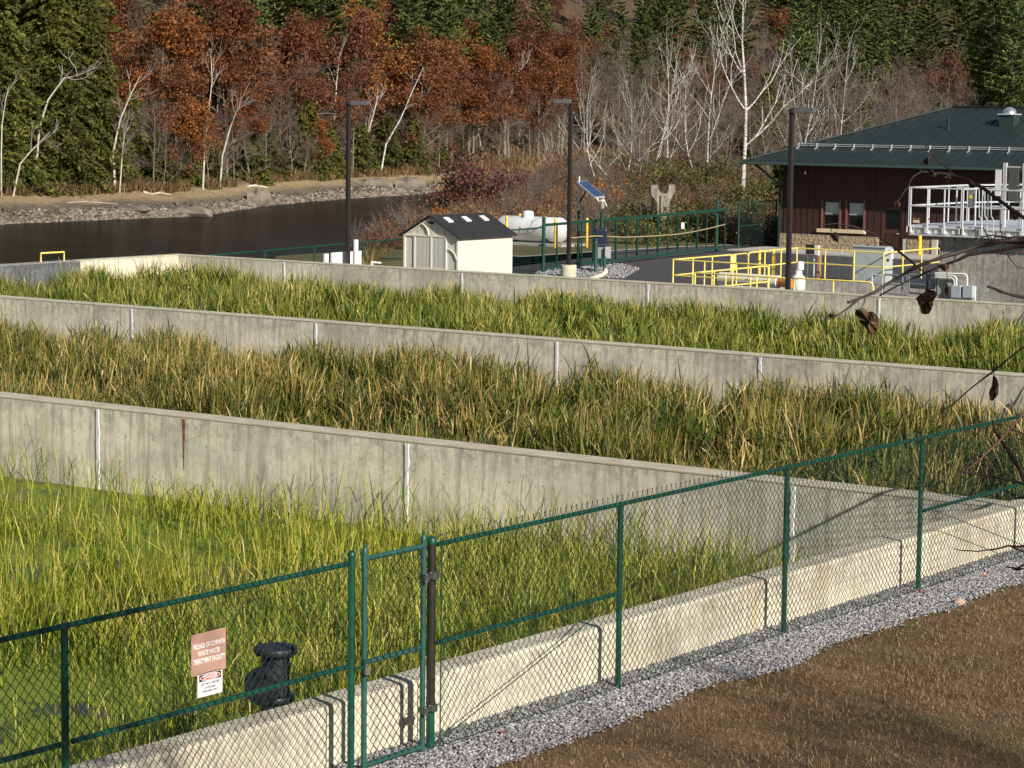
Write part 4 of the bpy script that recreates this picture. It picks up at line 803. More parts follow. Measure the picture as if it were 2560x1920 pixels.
# yard cabinet and small things
cb = empty('cabinet', (-42.2, 80.6, ZG), 'grey metal electrical cabinet behind the yellow railing', 'cabinet')
CBM = noisy('cabinet_grey', (.40, .45, .47), (.47, .52, .54), 3, .45)
MB().box((-42.75, 80.35, ZG), (-41.45, 80.95, .84)).build('cabinet_body', CBM, cb, bevel=.01); MB().box((-42.78, 80.3, .84), (-41.42, 80.98, .87)).build('cabinet_lid', CBM, cb)
for xx, m_ in ((-42.25, mat('red_lamp', (.25, .03, .02), .4)), (-42.0, mat('green_lamp', (.03, .10, .05), .4))): MB().lathe((xx, 80.6, .87), [(.035, 0), (.035, .08), (.02, .1)], 8).build('indicator', m_, cb, True)
MB().box((-41.45, 80.4, .45), (-41.25, 80.6, .78)).build('side_box', WHITE, cb)
cp = empty('control_post', tuple(ony(2030, 690, 80.3)), 'small black control box on twin metal posts behind the yellow railing', 'control box')
for px in (2019, 2034): a = ony(px, 694, 80.3); MB().tube([(a.x, a.y, ZG), (a.x, a.y, .82)], .03, 8).build('leg', GALV, cp)
a = ony(2027, 640, 80.25); MB().box((a.x-.16, a.y-.1, .50), (a.x+.16, a.y, .84)).build('control_box', BLACKM, cp); MB().box((a.x+.2, a.y-.1, .46), (a.x+.36, a.y, .83)).build('meter_box', WHITE, cp)
a = ony(2047, 690, 80.5); tag(MB().box((a.x-.06, a.y-.06, ZG), (a.x+.06, a.y+.06, .82)).build('wooden_post', noisy('weathered_timber', (.34, .19, .11), (.46, .28, .17), 6, .8, sc3=(3, 3, .5)), bevel=.01), 'brown wooden post beside the small control box', 'post')
a = ony(2100, 695, 80.8); tag(MB().tube([(a.x, a.y, ZG), (a.x, a.y, .55)], .03, 8).box((a.x-.05, a.y-.05, .55), (a.x+.06, a.y+.05, .68)).build('hydrant_stand', GALV), 'thin grey post with a black cap, left of the grey cabinet', 'post')
# pipes in the pit
wpp = empty('vertical_pipe', (-40.0, 72.5, -2.4), 'fat white pipe with coupling rising from the pit beside the lamp post', 'pipe')
a = ony(1996, 700, 72.5); MB().lathe((a.x, a.y, -2.4), [(.17, 0), (.17, 2.15), (.22, 2.2), (.24, 2.45), (.22, 2.62), (.15, 2.68), (.12, 2.72), (.12, 2.86)], 18).build('pipe_barrel', WHITE, wpp, True)
MB().lathe((a.x+.05, a.y, .46), [(.13, 0), (.13, .26), (.08, .28)], 12).build('pipe_cap', WHITE, wpp, True)
a = ony(1972, 709, 71); b2_ = ony(1930, 704, 71.2); c2_ = ony(1880, 700, 71.4); op = empty('horizontal_pipe', tuple(a), 'fat white and orange pipe lying across the pit left of the lamp post', 'pipe')
MB().tube([b2_+Vector((.25, 0, 0)), a+Vector((.10, 0, 0))], .15, 18).build('orange_section', noisy('orange_pipe', (.55, .20, .05), (.62, .26, .08), 5, .5), op, True); MB().tube([c2_-Vector((1.2, 0, 0)), b2_+Vector((.25, 0, 0))], .21, 18).build('white_section', WHITE, op, True)
# grey railing and pipes at tank foot
GRY = noisy('shaded_aluminium_grey', (.22, .24, .27), (.30, .33, .36), 6, .5, metal=.3)  # aluminium with the tank's shade put into a darker grey
gr = empty('railing', tuple(ony(2200, 716, 66)), 'grey aluminium gates and railing at the foot of the tall tank', 'railing')
for x0, x1 in ((2180, 2206), (2211, 2268), (2273, 2342)):
    c = [ony(x, y, 66.2) for x, y in ((x0, 686), (x1, 690), (x1, 738), (x0, 732))]
    MB().tube(c+[c[0]], .028, 8).build('gate_frame', GRY if x0 > 2190 else GALV, gr, True); MB().tube([(c[0]+c[3])/2, (c[1]+c[2])/2], .022, 6).build('middle_rail', GRY, gr)
for px in (2255, 2315): a = ony(px, 740, 66.5); MB().tube([(a.x, a.y, ZG), (a.x, a.y, .95)], .03, 8).build('rail_post', GRY, gr)
for k, (y0, lab) in enumerate(((704, 'uppermost of the white pipes lying at the foot of the tall tank'), (711, 'lower white pipe lying at the foot of the tall tank'))):
    tag(MB().tube([ony(2275, y0, 70+k*-.8), ony(2335, y0+3, 70+k*-.8)], .12, 12).build('pipe', noisy('dusty_white_pipe', (.55, .52, .46), (.75, .73, .68), 9, .6) if k == 0 else bpy.data.materials['dusty_white_pipe'], None, True), lab, 'pipe')
# ================================================================== TALL TANK AND WALKWAY
tk = empty('concrete_tank', (-32.3, 66, ZG), 'tall grey concrete tank at the right edge, under the aluminium walkway', 'tank')
MB().add([(x, y, z) for z in (ZG-.3,) for x, y in ((-32.3, 66), (-20, 66), (-20, 90), (-32.3, 90))]+[(-32.3, 66, 2.0), (-31.55, 66, 2.30), (-20, 66, 2.30), (-20, 90, 2.30), (-31.55, 90, 2.30), (-32.3, 90, 2.0)],
         [(0, 1, 6, 5, 4), (1, 2, 7, 6), (3, 0, 4, 9), (2, 3, 9, 8, 7), (4, 5, 8, 9), (5, 6, 7, 8)]).build('tank_wall', CT, tk)
cbx = empty('conduit_boxes', tuple(ony(2405, 735, 65.9)), 'two grey junction boxes with three bent conduits on the tank wall', 'electrical boxes')
for x0, x1 in ((2377, 2401), (2406, 2431)):
    a = ony(x0, 744, 65.7); b_ = ony(x1, 715, 65.7); MB().box((a.x, 65.7, a.z), (b_.x, 65.92, b_.z)).build('junction_box', CBM, cbx, bevel=.008)
a = ony(2374, 748, 65.9); b_ = ony(2438, 716, 65.9); MB().box((a.x, 65.93, a.z), (b_.x, 65.97, b_.z)).build('back_plate', PWH, cbx)
for yy, xx in ((683, 2418), (687.5, 2391), (693, 2386)):
    p = [ony(2338, yy, 65.85), ony(xx-8, yy+2, 65.85), ony(xx-2, yy+5, 65.85), ony(xx, yy+11, 65.85), ony(xx, 717, 65.85)]; MB().tube(p, .028, 8).build('conduit', WHITE, cbx, True)
# aluminium walkway: deck, fascia, railings
wk = empty('walkway', (-33, 66, 2.3), 'bright aluminium walkway with pipe railings on top of the tall tank', 'walkway')
DK = 2.42; wx0 = -33.15
MB().add([(wx0, 65.860, DK), (-20, 65.860, DK), (-20, 78, DK), (-30.5, 78, DK), (wx0, 69.6, DK)]+[(wx0, 65.860, DK-.03), (-20, 65.860, DK-.03), (-20, 78, DK-.03), (-30.5, 78, DK-.03), (wx0, 69.6, DK-.03)], [(0, 1, 2, 3, 4), (9, 8, 7, 6, 5), (0, 5, 6, 1), (4, 9, 5, 0), (3, 8, 9, 4)]).build('deck_plate', noisy('deck_aluminium', (.50, .54, .60), (.66, .69, .74), 4, .5, metal=.2), wk)
MB().box((wx0, 65.800, DK-.30), (-20, 65.850, DK+.0)).box((wx0-.06, 65.800, DK-.30), (wx0-.01, 69.6, DK)).build('edge_beam', GALV, wk)
MB().box((wx0, 65.710, DK-.30), (-20, 65.795, DK-.26)).box((wx0, 65.740, DK-.08), (-20, 65.795, DK-.05)).build('beam_flange', GALV, wk)
for i in range(26): x = wx0+.2+i*.28; MB().box((x, 65.770, DK-.22), (x+.1, 65.798, DK-.12)).build('beam_clip', WHITE if i % 3 else GALV, wk)
def arail(p0, p1, n, z0=DK, zt=DK+1.07, m=None):
    p0, p1 = Vector(p0), Vector(p1); m = m or ALW
    for z in (zt, z0+.55): MB().tube([(p0.x, p0.y, z), (p1.x, p1.y, z)], .026, 8).build('rail', m, wk, True)
    for i in range(n+1):
        q = p0+(p1-p0)*(i/n); po = MB().tube([(q.x, q.y, z0-.18), (q.x, q.y, zt)], .026, 8).build('rail_post', m, wk, True); MB().box((q.x-.05, q.y-.04, z0-.22), (q.x+.05, q.y+.02, z0-.05)).build('foot', WHITE, po)
ALW = noisy('bright_aluminium_pipe', (.52, .54, .56), (.66, .68, .70), 5, .35, metal=.1)
arail((wx0, 65.760, 0), (-31.55, 65.760, 0), 3); arail((wx0-.05, 65.760, 0), (wx0-.05, 69.6, 0), 3); arail((wx0, 69.6, 0), (-30.5, 78, 0), 5)
arail((-30.9, 65.760, 0), (-27.2, 65.760, 0), 3); arail((-31.5, 65.760, 0), (-31.5, 67.4, 0), 2); arail((-30.9, 67.0, 0), (-26, 67.0, 0), 5); arail((-30.9, 71, 0), (-26, 71, 0), 4)
arail((-32.4, 67.2, 0), (-30.4, 67.2, 0), 2)
a = ony(2434, 492, 65.9); MB().lathe((a.x, 65.70, a.z), [(.055, 0), (.055, .01)], 16, (0, 1, 0)).build('yellow_tag', mat('tag_yellow', (.85, .75, .03), .5), wk); MB().box((a.x-.08, 65.715, a.z-.3), (a.x+.1, 65.75, a.z+.2)).build('grey_plate', GRY, wk)
a = ony(2507, 560, 66.6)
MB().box((a.x-.05, 66.6, DK), (a.x+.05, 66.7, 4.25)).build('upright', GALV, wk); b_ = ony(2556, 560, 66.6); MB().box((b_.x-.05, 66.6, DK), (b_.x+.05, 66.7, 4.25)).build('upright', GALV, wk)
c = ony(2535, 430, 66.65); MB().box((a.x+.12, 66.62, 3.15), (a.x+.42, 66.75, 4.12)).build('clear_screen', mat('smoky_panel', (.10, .10, .09), .15), wk); MB().box((a.x+.05, 66.63, 4.12), (b_.x, 66.67, 4.16)).box((a.x+.05, 66.63, 3.6), (b_.x, 66.67, 3.63)).build('screen_rail', GALV, wk)
MB().box((a.x-.28, 66.6, 3.3), (a.x-.1, 66.65, 4.05)).build('panel_edge', WHITE, wk)
for px in (2448, 2462, 2478): p = [ony(px, 475, 65.65), ony(px, 540, 65.65), ony(px+6, 550, 65.65), ony(px+5, 590, 65.65)]; MB().tube(p, .014, 6).build('conduit', GALV, wk)
a = ony(2290, 551, 66.3); wsn = empty('sign', tuple(a), 'small orange and cream warning sign at the left end of the walkway', 'sign')
p0, p1 = ony(2282, 556.5, 66.0), ony(2298, 545, 66.0); MB().box((p0.x, 66.0, p0.z), (p1.x, 66.02, p1.z)).build('sign_plate', mat('cream_sign', (.72, .60, .42), .6), wsn); MB().box((p0.x+.02, 65.995, p0.z+(p1.z-p0.z)*.6), (p1.x-.02, 65.999, p1.z-.015)).build('heading', mat('orange_heading', (.62, .18, .04), .6), wsn)

# ================================================================== TERRAIN AND RIVER
FW = np.array([CF[0], CF[1]])/np.hypot(CF[0], CF[1]); RW = np.array([FW[1], -FW[0]])
UP = np.array([-2200, -400, 0, 500, 658, 869, 1052, 1145, 1400, 1700, 2100, 2600, 3400])
DFT = np.array([150, 178, 189, 207, 229, 250, 265, 288, 325, 345, 335, 325, 325])
DNT = np.interp(UP, [-2200, -400, 0, 600, 850, 1000, 1150, 1300, 1500, 1800, 2100, 2600, 3400], [92, 94, 96, 99, 112, 128, 168, 215, 262, 285, 280, 270, 270])
WZ = -3.5
def terr(D, px):
    D = np.asarray(D, float); Df = np.interp(px, UP, DFT); Dn = np.interp(px, UP, DNT); u = px/1000.
    near = -.47-.6*sstep(92, 110, D); near = near+(WZ-.5-near)*sstep(Dn-12, Dn+4, D)*1.0
    d = D-Df; wob = vnoise(D*.1, np.asarray(px)*.01, 1, 3)
    far = WZ-.6+1.25*sstep(-3, 5, d)+1.4*sstep(3, 22, d)+.30*wob+np.clip(d-26, 0, 190)*.13+np.clip(d-60, 0, 150)*.10
    return np.where(D > (Df+Dn)/2, far, near)
def wpos(px, D, z=None):
    u = (px-1280)/FPX; p = FW*D+RW*(u*D); return Vector((p[0], p[1], float(terr(D, px)) if z is None else z))
pxs = np.linspace(-2200, 3400, 190); Ds = np.concatenate([np.linspace(84, 150, 50), np.geomspace(152, 1100, 190)]); PXG, DG = np.meshgrid(pxs, Ds)
ZT_ = terr(DG, PXG); XY = FW[None, None]*DG[..., None]+RW[None, None]*((PXG-1280)/FPX*DG)[..., None]
inside = (XY[..., 0] < -8) & (XY[..., 0] > -60.5) & ((XY[..., 1] < 64.5) | ((XY[..., 0] > -49) & (XY[..., 1] < 84))); ZT_ = np.where(inside, -3, ZT_)
V = np.concatenate([XY, ZT_[..., None]], -1).reshape(-1, 3); nx = len(pxs); ii, jj = np.meshgrid(np.arange(nx-1), np.arange(len(Ds)-1)); q = (jj*nx+ii).ravel(); Fq = np.stack([q, q+1, q+nx+1, q+nx], 1)
dsh = (DG-np.interp(PXG, UP, DFT)).ravel()
m = bpy.data.materials.new('river_bank'); n, b = nodes(m); v = mapped(n, (1, 1, 1)); a = N(n, 'ShaderNodeAttribute'); a.attribute_name = 'shore'
nz = noise(n, v, .35, 6, .65); nz2 = noise(n, v, 1.6, 5, .7)
rock = ramp(n, nz2, [(.3, (.06, .048, .034)), (.5, (.15, .12, .085)), (.7, (.24, .20, .15))]); sand = ramp(n, nz2, [(.3, (.22, .155, .08)), (.5, (.36, .26, .14)), (.7, (.46, .36, .22))]); lit = ramp(n, nz2, [(.3, (.045, .028, .014)), (.5, (.12, .07, .033)), (.7, (.20, .115, .05))])
sd = math_(n, 'ADD', a.outputs['Fac'], math_(n, 'MULTIPLY', math_(n, 'SUBTRACT', nz, .5), 9))
c = mix(n, ramp(n, math_(n, 'DIVIDE', sd, 20), [(.30, (0, 0, 0)), (.5, (1, 1, 1))]), rock, sand); c = mix(n, ramp(n, math_(n, 'DIVIDE', sd, 30), [(.46, (0, 0, 0)), (.62, (1, 1, 1))]), c, lit)
n.links.new(c, b.inputs['Base Color']); b.inputs['Roughness'].default_value = .95; bump(n, b, nz2, .3, 1)
dsh = np.where(DG.ravel() < ((np.interp(PXG, UP, DFT)+np.interp(PXG, UP, DNT))/2).ravel(), 40, dsh)
tag(npmesh('terrain', V, Fq, m, attrs={'shore': ('POINT', dsh)}, smooth=True), kind='structure')
# river surface
P = [wpos(px, D, WZ) for px, D in ((-2200, 60), (-2200, 230), (-400, 230), (600, 260), (1200, 330), (1700, 400), (2600, 400), (3400, 400), (3400, 300), (1900, 200), (1200, 110), (600, 90), (0, 88))]
m = bpy.data.materials.new('river_water'); n, b = nodes(m); b.inputs['Roughness'].default_value = .10; b.inputs['IOR'].default_value = 1.33; b.inputs['Specular IOR Level'].default_value = .09
mp_ = mapped(n, (1, 1, 1)); mp2 = n.nodes.get('Mapping'); mp2.inputs['Rotation'].default_value = (0, 0, -HEAD); mp2.inputs['Scale'].default_value = (.5, 1.6, 1)
n.links.new(ramp(n, noise(n, mp_, .12, 4), [(.4, (.008, .006, .004)), (.65, (.018, .014, .010))]), b.inputs['Base Color']); h = math_(n, 'ADD', noise(n, mp_, 1.2, 5, .6), math_(n, 'MULTIPLY', noise(n, mp_, .18, 3), 1.5)); gl = N(n, 'ShaderNodeBsdfGlossy'); gl.inputs['Roughness'].default_value = .12; gl.inputs['Color'].default_value = (.9, .93, 1, 1); bump(n, b, h, .09, 1); n.links.new(b.inputs['Normal'].links[0].from_socket, gl.inputs['Normal'])
b.inputs['Specular IOR Level'].default_value = 0; mx = N(n, 'ShaderNodeMixShader'); mx.inputs[0].default_value = .27; n.links.new(b.outputs[0], mx.inputs[1]); n.links.new(gl.outputs[0], mx.inputs[2]); n.links.new(mx.outputs[0], n.nodes['Material Output'].inputs[0])
tag(MB().add(P, [tuple(reversed(range(len(P))))]).build('river', m), kind='structure')
# ================================================================== TREES
BARKG = noisy('grey_bark', (.12, .10, .078), (.26, .225, .18), 3, .95, .01, sc3=(2, 2, .5)); BARKD = noisy('dark_bark', (.06, .048, .036), (.13, .105, .08), 3, .95, .01, sc3=(2, 2, .5))
BARKW = bpy.data.materials.new('birch_bark'); n, b = nodes(BARKW); v = mapped(n, (1, 1, 3))
n.links.new(ramp(n, noise(n, v, 2.4, 5, .7), [(.36, (.05, .045, .04)), (.46, (.42, .40, .37)), (.62, (.72, .70, .65))]), b.inputs['Base Color']); b.inputs['Roughness'].default_value = .7
TWIG = noisy('bare_twig', (.12, .095, .075), (.21, .175, .145), 1, .9); TWIGW = noisy('pale_twig', (.30, .28, .25), (.5, .48, .44), 1, .8)
HEM = leafmat('hemlock_needles', ((.034, .044, .009), (.10, .108, .020), (.21, .205, .045)), .25, .7, .03)
PIN = leafmat('pine_needles', ((.030, .048, .016), (.095, .125, .034), (.21, .24, .07)), .25, .7, .03)
OAKR = leafmat('rust_oak_leaf', ((.055, .021, .010), (.21, .080, .032), (.40, .175, .068)), .35, .6, .012)
OAKO = leafmat('orange_oak_leaf', ((.09, .03, .011), (.32, .115, .034), (.52, .24, .07)), .35, .6, .012)
OAKB = leafmat('brown_red_leaf', ((.06, .020, .013), (.17, .062, .034), (.30, .13, .07)), .3, .6, .012)
YLF = leafmat('yellow_leaf', ((.35, .16, .01), (.62, .36, .03), (.75, .50, .08)), .35, .6, .02)
OLV = leafmat('olive_shrub_leaf', ((.05, .055, .012), (.12, .12, .03), (.22, .20, .07)), .3, .7, .05)
BRN = leafmat('brown_shrub_leaf', ((.09, .035, .015), (.22, .09, .035), (.36, .19, .08)), .3, .7, .04)
BRG = leafmat('burgundy_leaf', ((.06, .018, .02), (.14, .045, .045), (.25, .12, .10)), .3, .7, .02)
def quads(P, S, r, el=1.6, horiz=0.0, dirv=None):
    n = len(P); a = r.randn(n, 3); a[:, 2] *= (1-horiz)
    if dirv is not None: a = a*.6+dirv
    a /= np.linalg.norm(a, axis=1, keepdims=True); bb = r.randn(n, 3); bb[:, 2] *= (1-horiz); bb -= a*(a*bb).sum(1, keepdims=True); bb /= np.linalg.norm(bb, axis=1, keepdims=True)
    s = S[:, None]; A = a*s*el*.5; B = bb*s*.5
    V = np.stack([P-A, P+B*.9-A*.1, P+A, P-B*.9+A*.1], 1).reshape(-1, 3); return V, np.arange(4*n).reshape(-1, 4)
LIB = bpy.data.collections.new('unused')
protos = []
def proto(kind, trunk_segs, bark, leaf=None, lm=None, twig_segs=None, tm=None, thin_n=3, crown='crown'):
    root = bpy.data.objects.new(kind, None)
    if tm is TWIGW: trunk_segs = list(trunk_segs)+list(twig_segs); twig_segs = None
    V, Fc = segtubes(trunk_segs, 6); t = npmesh('trunk', V, Fc, bark, smooth=True); t.parent = root
    if twig_segs is not None and len(twig_segs): V, Fc = segtubes(twig_segs, thin_n); o = npmesh('branches', V, Fc, tm or TWIG); o.parent = root
    if leaf is not None: V, Fc, rv = leaf; o = npmesh(crown, V, Fc, lm, attrs={'rnd': ('FACE', rv)}); o.parent = root
    for c in root.children: COL.objects.unlink(c)
    protos.append(root); return root
def conifer(seed, h, rad, kind='hemlock', dens=1.0, m=None):
    r = np.random.RandomState(seed); S = []; P = []; Dv = []
    z = h*(.04 if kind == 'hemlock' else .22); ts = [(0, 0, 0)]
    for i in range(8): S.append([0.04*i*r.randn(), 0, h*i/8, 0.04*(i+1)*r.randn()*0, 0, h*(i+1)/8, .02*h*(1-i/8.)*.9+.02, .02*h*(1-(i+1)/8.)*.9+.015])
    tw = []
    while z < h*.985:
        f = z/h; L0 = rad*((1-f)**.75)*(1.0 if kind == 'hemlock' else min(1, .55+1.6*(f-.15)))
        nb = 6 if kind == 'hemlock' else 5; a0 = r.rand()*6.28
        for k in range(nb):
            a = a0+6.28*k/nb+r.randn()*.25; L = L0*(.65+.5*r.rand())+.25; up = (.10 if kind == 'hemlock' else .30)+.35*f; dr = .55 if kind == 'hemlock' else .15
            d = np.array([math.cos(a), math.sin(a)]); K = 5; pts = []
            for t in np.linspace(0, 1, K): pts.append(np.array([d[0]*L*t, d[1]*L*t, z+L*(up*t-dr*t*t)+.12*r.randn()*t]))
            for i in range(K-1): tw.append([*pts[i], *pts[i+1], .035*(1-i/K)*L/3+.012, .03*(1-(i+1)/K)*L/3+.008])
            n = int(L*(26 if kind == 'hemlock' else 26)*dens)+5; t = r.rand(n)**(.6 if kind == 'hemlock' else .42); w_ = .30*L*(.35+.65*np.sin(np.pi*np.minimum(1, t*.9+.08)))
            base = np.array([pts[0]+(pts[-1]-pts[0])*0])*0
            px = d[0]*L*t; py = d[1]*L*t; pz = z+L*(up*t-dr*t*t); off = r.randn(n)*w_*.55
            P.append(np.stack([px-d[1]*off, py+d[0]*off, pz-.16*np.abs(off)-(.12*r.rand(n) if kind == 'hemlock' else -.10*r.rand(n))], 1)); q = np.tile([d[0]*.8, d[1]*.8, -.35 if kind == 'hemlock' else .25], (n, 1)); Dv.append(q)
        z += (.33 if kind == 'hemlock' else .62)*(.8+.4*r.rand())*(h/18)**.5
    P = np.concatenate(P); Dv = np.concatenate(Dv); sz = (.13+.16*r.rand(len(P)))*(1 if kind == 'hemlock' else 1.1)
    V, Fc = quads(P, sz, r, 2.0, .35, Dv); clump = np.clip(.5+.5*(vnoise(P[:, 0]+P[:, 2], P[:, 1]-P[:, 2], .9, seed % 9)-.5)+.25*r.randn(len(P))*.8, 0, 1)
    return proto('hemlock_tree' if kind == 'hemlock' else 'pine_tree', S, BARKD, (V, Fc, clump), m or (HEM if kind == 'hemlock' else PIN), tw, BARKD)
def grow(r, p, d, L, rad, lev, maxl, S, T, tips, sp=.6, grav=.0, nch=3, shrink=.68, wob=.13, up=.06):
    K = 4; pts = [p]; dd = d.copy(); R0_, R1_ = rad, rad*.62
    for i in range(K):
        dd = dd+r.randn(3)*wob+np.array([0, 0, up-grav]); dd /= np.linalg.norm(dd); q = pts[-1]+dd*L/K
        ra_ = R0_+(R1_-R0_)*i/K; rb_ = R0_+(R1_-R0_)*(i+1)/K; (S if lev < 2 else T).append([*pts[-1], *q, ra_, rb_]); pts.append(q)
        if lev == 0 and i == 0: pass
        if i >= 1 and lev < maxl and r.rand() < (.85 if lev else .95):
            e = dd+r.randn(3)*sp; e[2] += .12; e /= np.linalg.norm(e); grow(r, q, e, L*shrink*(.7+.4*r.rand()), max(.008, rb_*.55), lev+1, maxl, S, T, tips, sp, grav, nch, shrink, wob, up)
    if lev >= maxl: tips.append((pts[-1], dd)); tips.append((pts[2], dd))
    else:
        for k in range(2):
            e = dd+r.randn(3)*sp*.7; e /= np.linalg.norm(e); grow(r, pts[-1], e, L*shrink*(.75+.4*r.rand()), max(.008, R1_*.75), lev+1, maxl, S, T, tips, sp, grav, nch, shrink, wob, up)
def broad(kind, seed, h, L0, lm=None, nleaf=9000, lsize=.22, clear=.3, maxl=3, sp=.6, bark=BARKG, tm=None, lean=0, rad=None, spread=.55, shrink=.68, trunkS=3, up=.06, fill=1.0, crown='crown'):
    r = np.random.RandomState(seed); S = []; T = []; tips = []; rad = rad or h*.012+.05
    p = np.zeros(3); d = np.array([lean, lean*.3*r.randn(), 1.]); d /= np.linalg.norm(d); n = trunkS+3; hh = h*.72
    for i in range(n):
        q = p+d*hh/n; d = d+r.randn(3)*.05+np.array([-lean*.06, 0, 0]); d /= np.linalg.norm(d); ra_ = rad*(1-.75*i/n); rb_ = rad*(1-.75*(i+1)/n); S.append([*p, *q, ra_, rb_]); p = q; f = (i+1)/n
        if f > clear:
            for k in range(2 if f < .8 else 3):
                e = np.array([r.randn(), r.randn(), .35+.5*r.rand()]); e[:2] /= np.linalg.norm(e[:2])+1e-6; e[:2] *= .75; e /= np.linalg.norm(e)
                grow(r, p, e, L0*(1.1-.5*f)*(.7+.5*r.rand()), rb_*.55, 1, maxl, S, T, tips, sp, 0, 3, shrink, .13, up)
    grow(r, p, d, L0*.7, rb_*.8, 1, maxl, S, T, tips, sp, 0, 3, shrink, .1, up)
    leaf = None
    if lm:
        tp = np.array([t[0] for t in tips]); dv = np.array([t[1] for t in tips]); keep = vnoise(tp[:, 0]+tp[:, 2]*.7, tp[:, 1]+tp[:, 2]*.3, 1.2, seed % 11) < fill*.8+.1; tp = tp[keep]; 
        i = r.randint(0, len(tp), nleaf); P = tp[i]+r.randn(nleaf, 3)*np.array([.42, .42, .30])*(L0/3.2); V, Fc = quads(P, lsize*(.6+.8*r.rand(nleaf)), r, 1.3, .2)
        cl = vnoise(tp[:, 0]*1.0, tp[:, 2]+tp[:, 1], 1.1, seed % 7)[i]; leaf = (V, Fc, np.clip(.25+.5*cl+.22*r.randn(nleaf), 0, 1))
    return proto(kind, S, bark, leaf, lm, T, tm or TWIG, crown=crown)
def shrub(kind, seed, h, w_, lm, nleaf, lsize=.09, stems=14, tm=None):
    r = np.random.RandomState(seed); S = []; T = []; tips = []
    for k in range(stems):
        a = r.rand()*6.28; d = np.array([math.cos(a)*w_/h*.6*r.rand(), math.sin(a)*w_/h*.6*r.rand(), 1.]); d /= np.linalg.norm(d); p = np.array([r.randn()*w_*.12, r.randn()*w_*.12, -.2])
        grow(r, p, d, h*.42*(.7+.5*r.rand()), .02+.01*h/3, 1, 3, S, T, tips, .42, 0, 3, .72, .12, .03)
    leaf = None
    if nleaf: tp = np.array([t[0] for t in tips]); i = r.randint(0, len(tp), nleaf); P = tp[i]+r.randn(nleaf, 3)*.22; P[:, 2] = np.abs(P[:, 2]); V, Fc = quads(P, lsize*(.6+.8*r.rand(nleaf)), r, 1.3); leaf = (V, Fc, r.rand(nleaf))
    return proto(kind, S, BARKG, leaf, lm, T, tm or TWIG, crown='foliage')
HM = [conifer(1, 20, 5.4, dens=1.15), conifer(2, 23, 5.8, dens=1.15), conifer(3, 16, 4.6, dens=1.15)]
HS = [conifer(4, 7, 2.6, dens=1.3), conifer(5, 9, 3.0, dens=1.2)]
PN = [conifer(11, 21, 5.2, 'pine', 1.5), conifer(12, 18, 4.8, 'pine', 1.5), conifer(13, 23, 5.4, 'pine', 1.4)]
OR_ = [broad('oak_tree', 21, 15, 3.6, OAKR, 7500, .21, fill=.8), broad('oak_tree', 22, 13, 3.4, OAKR, 7000, .20, fill=.65)]
OO = [broad('oak_tree', 23, 15, 3.5, OAKO, 8500, .21, fill=.8), broad('oak_tree', 24, 12, 3.2, OAKO, 8000, .22, clear=.15, fill=.85)]
OB = [broad('oak_tree', 25, 15, 3.4, OAKB, 7000, .20, fill=.7), broad('oak_tree', 26, 12, 3.2, OAKB, 5000, .18, fill=.7)]
BT = [broad('bare_tree', 31, 15, 3.4, maxl=4, shrink=.66, rad=.15), broad('bare_tree', 32, 13, 3.3, maxl=4, clear=.15, rad=.13), broad('bare_tree', 33, 10, 2.8, maxl=4, clear=.1, lean=.25)]
BI = [broad('birch_tree', 41, 17, 4.2, bark=BARKW, tm=TWIGW, maxl=2, clear=.2, rad=.11, sp=.38, up=.14), broad('birch_tree', 42, 15, 4.0, bark=BARKW, tm=TWIGW, maxl=2, clear=.15, rad=.11, sp=.42, lean=.35, up=.12), broad('birch_tree', 43, 12, 3.6, bark=BARKW, tm=TWIGW, maxl=2, clear=.1, rad=.10, sp=.42, lean=-.3, up=.12), broad('birch_tree', 44, 19, 4.6, bark=BARKW, tm=TWIGW, maxl=2, clear=.3, rad=.17, sp=.35, up=.15)]
SB = [shrub('bare_shrub', 51, 3.2, 3, None, 0), shrub('brown_shrub', 52, 3.0, 3.2, BRN, 900, .11), shrub('olive_shrub', 53, 3.0, 3.4, OLV, 2600, .11), shrub('burgundy_shrub', 54, 3.4, 3.6, BRG, 2600, .12), shrub('yellow_shrub', 55, 3.2, 2.6, YLF, 2200, .14), shrub('orange_shrub', 56, 2.4, 3.0, leafmat('orange_shrub_leaf', ((.22, .07, .015), (.42, .17, .03), (.60, .33, .06)), .3, .7, .03), 1300, .10)]
cnt = 0
def plant(pr, px, D, s, label, group=None, rz=None, cat='tree', dz=-.15):
    global cnt; cnt += 1; rg = random.Random(cnt*7+3); p = wpos(px, D); p.z += dz
    return dup(pr, p, rg.random()*6.28 if rz is None else rz, s, label, group, cat)
HEADZ = HEAD   # turn so a lean runs left/right in the picture
def hero(pr, px, pyb, s, label, lean=0, D=None, cat='tree'):
    return plant(pr, px, D, s, label, None, rz=HEAD+lean, cat=cat)
rg = random.Random(77)
Dfar = lambda px: float(np.interp(px, UP, DFT))
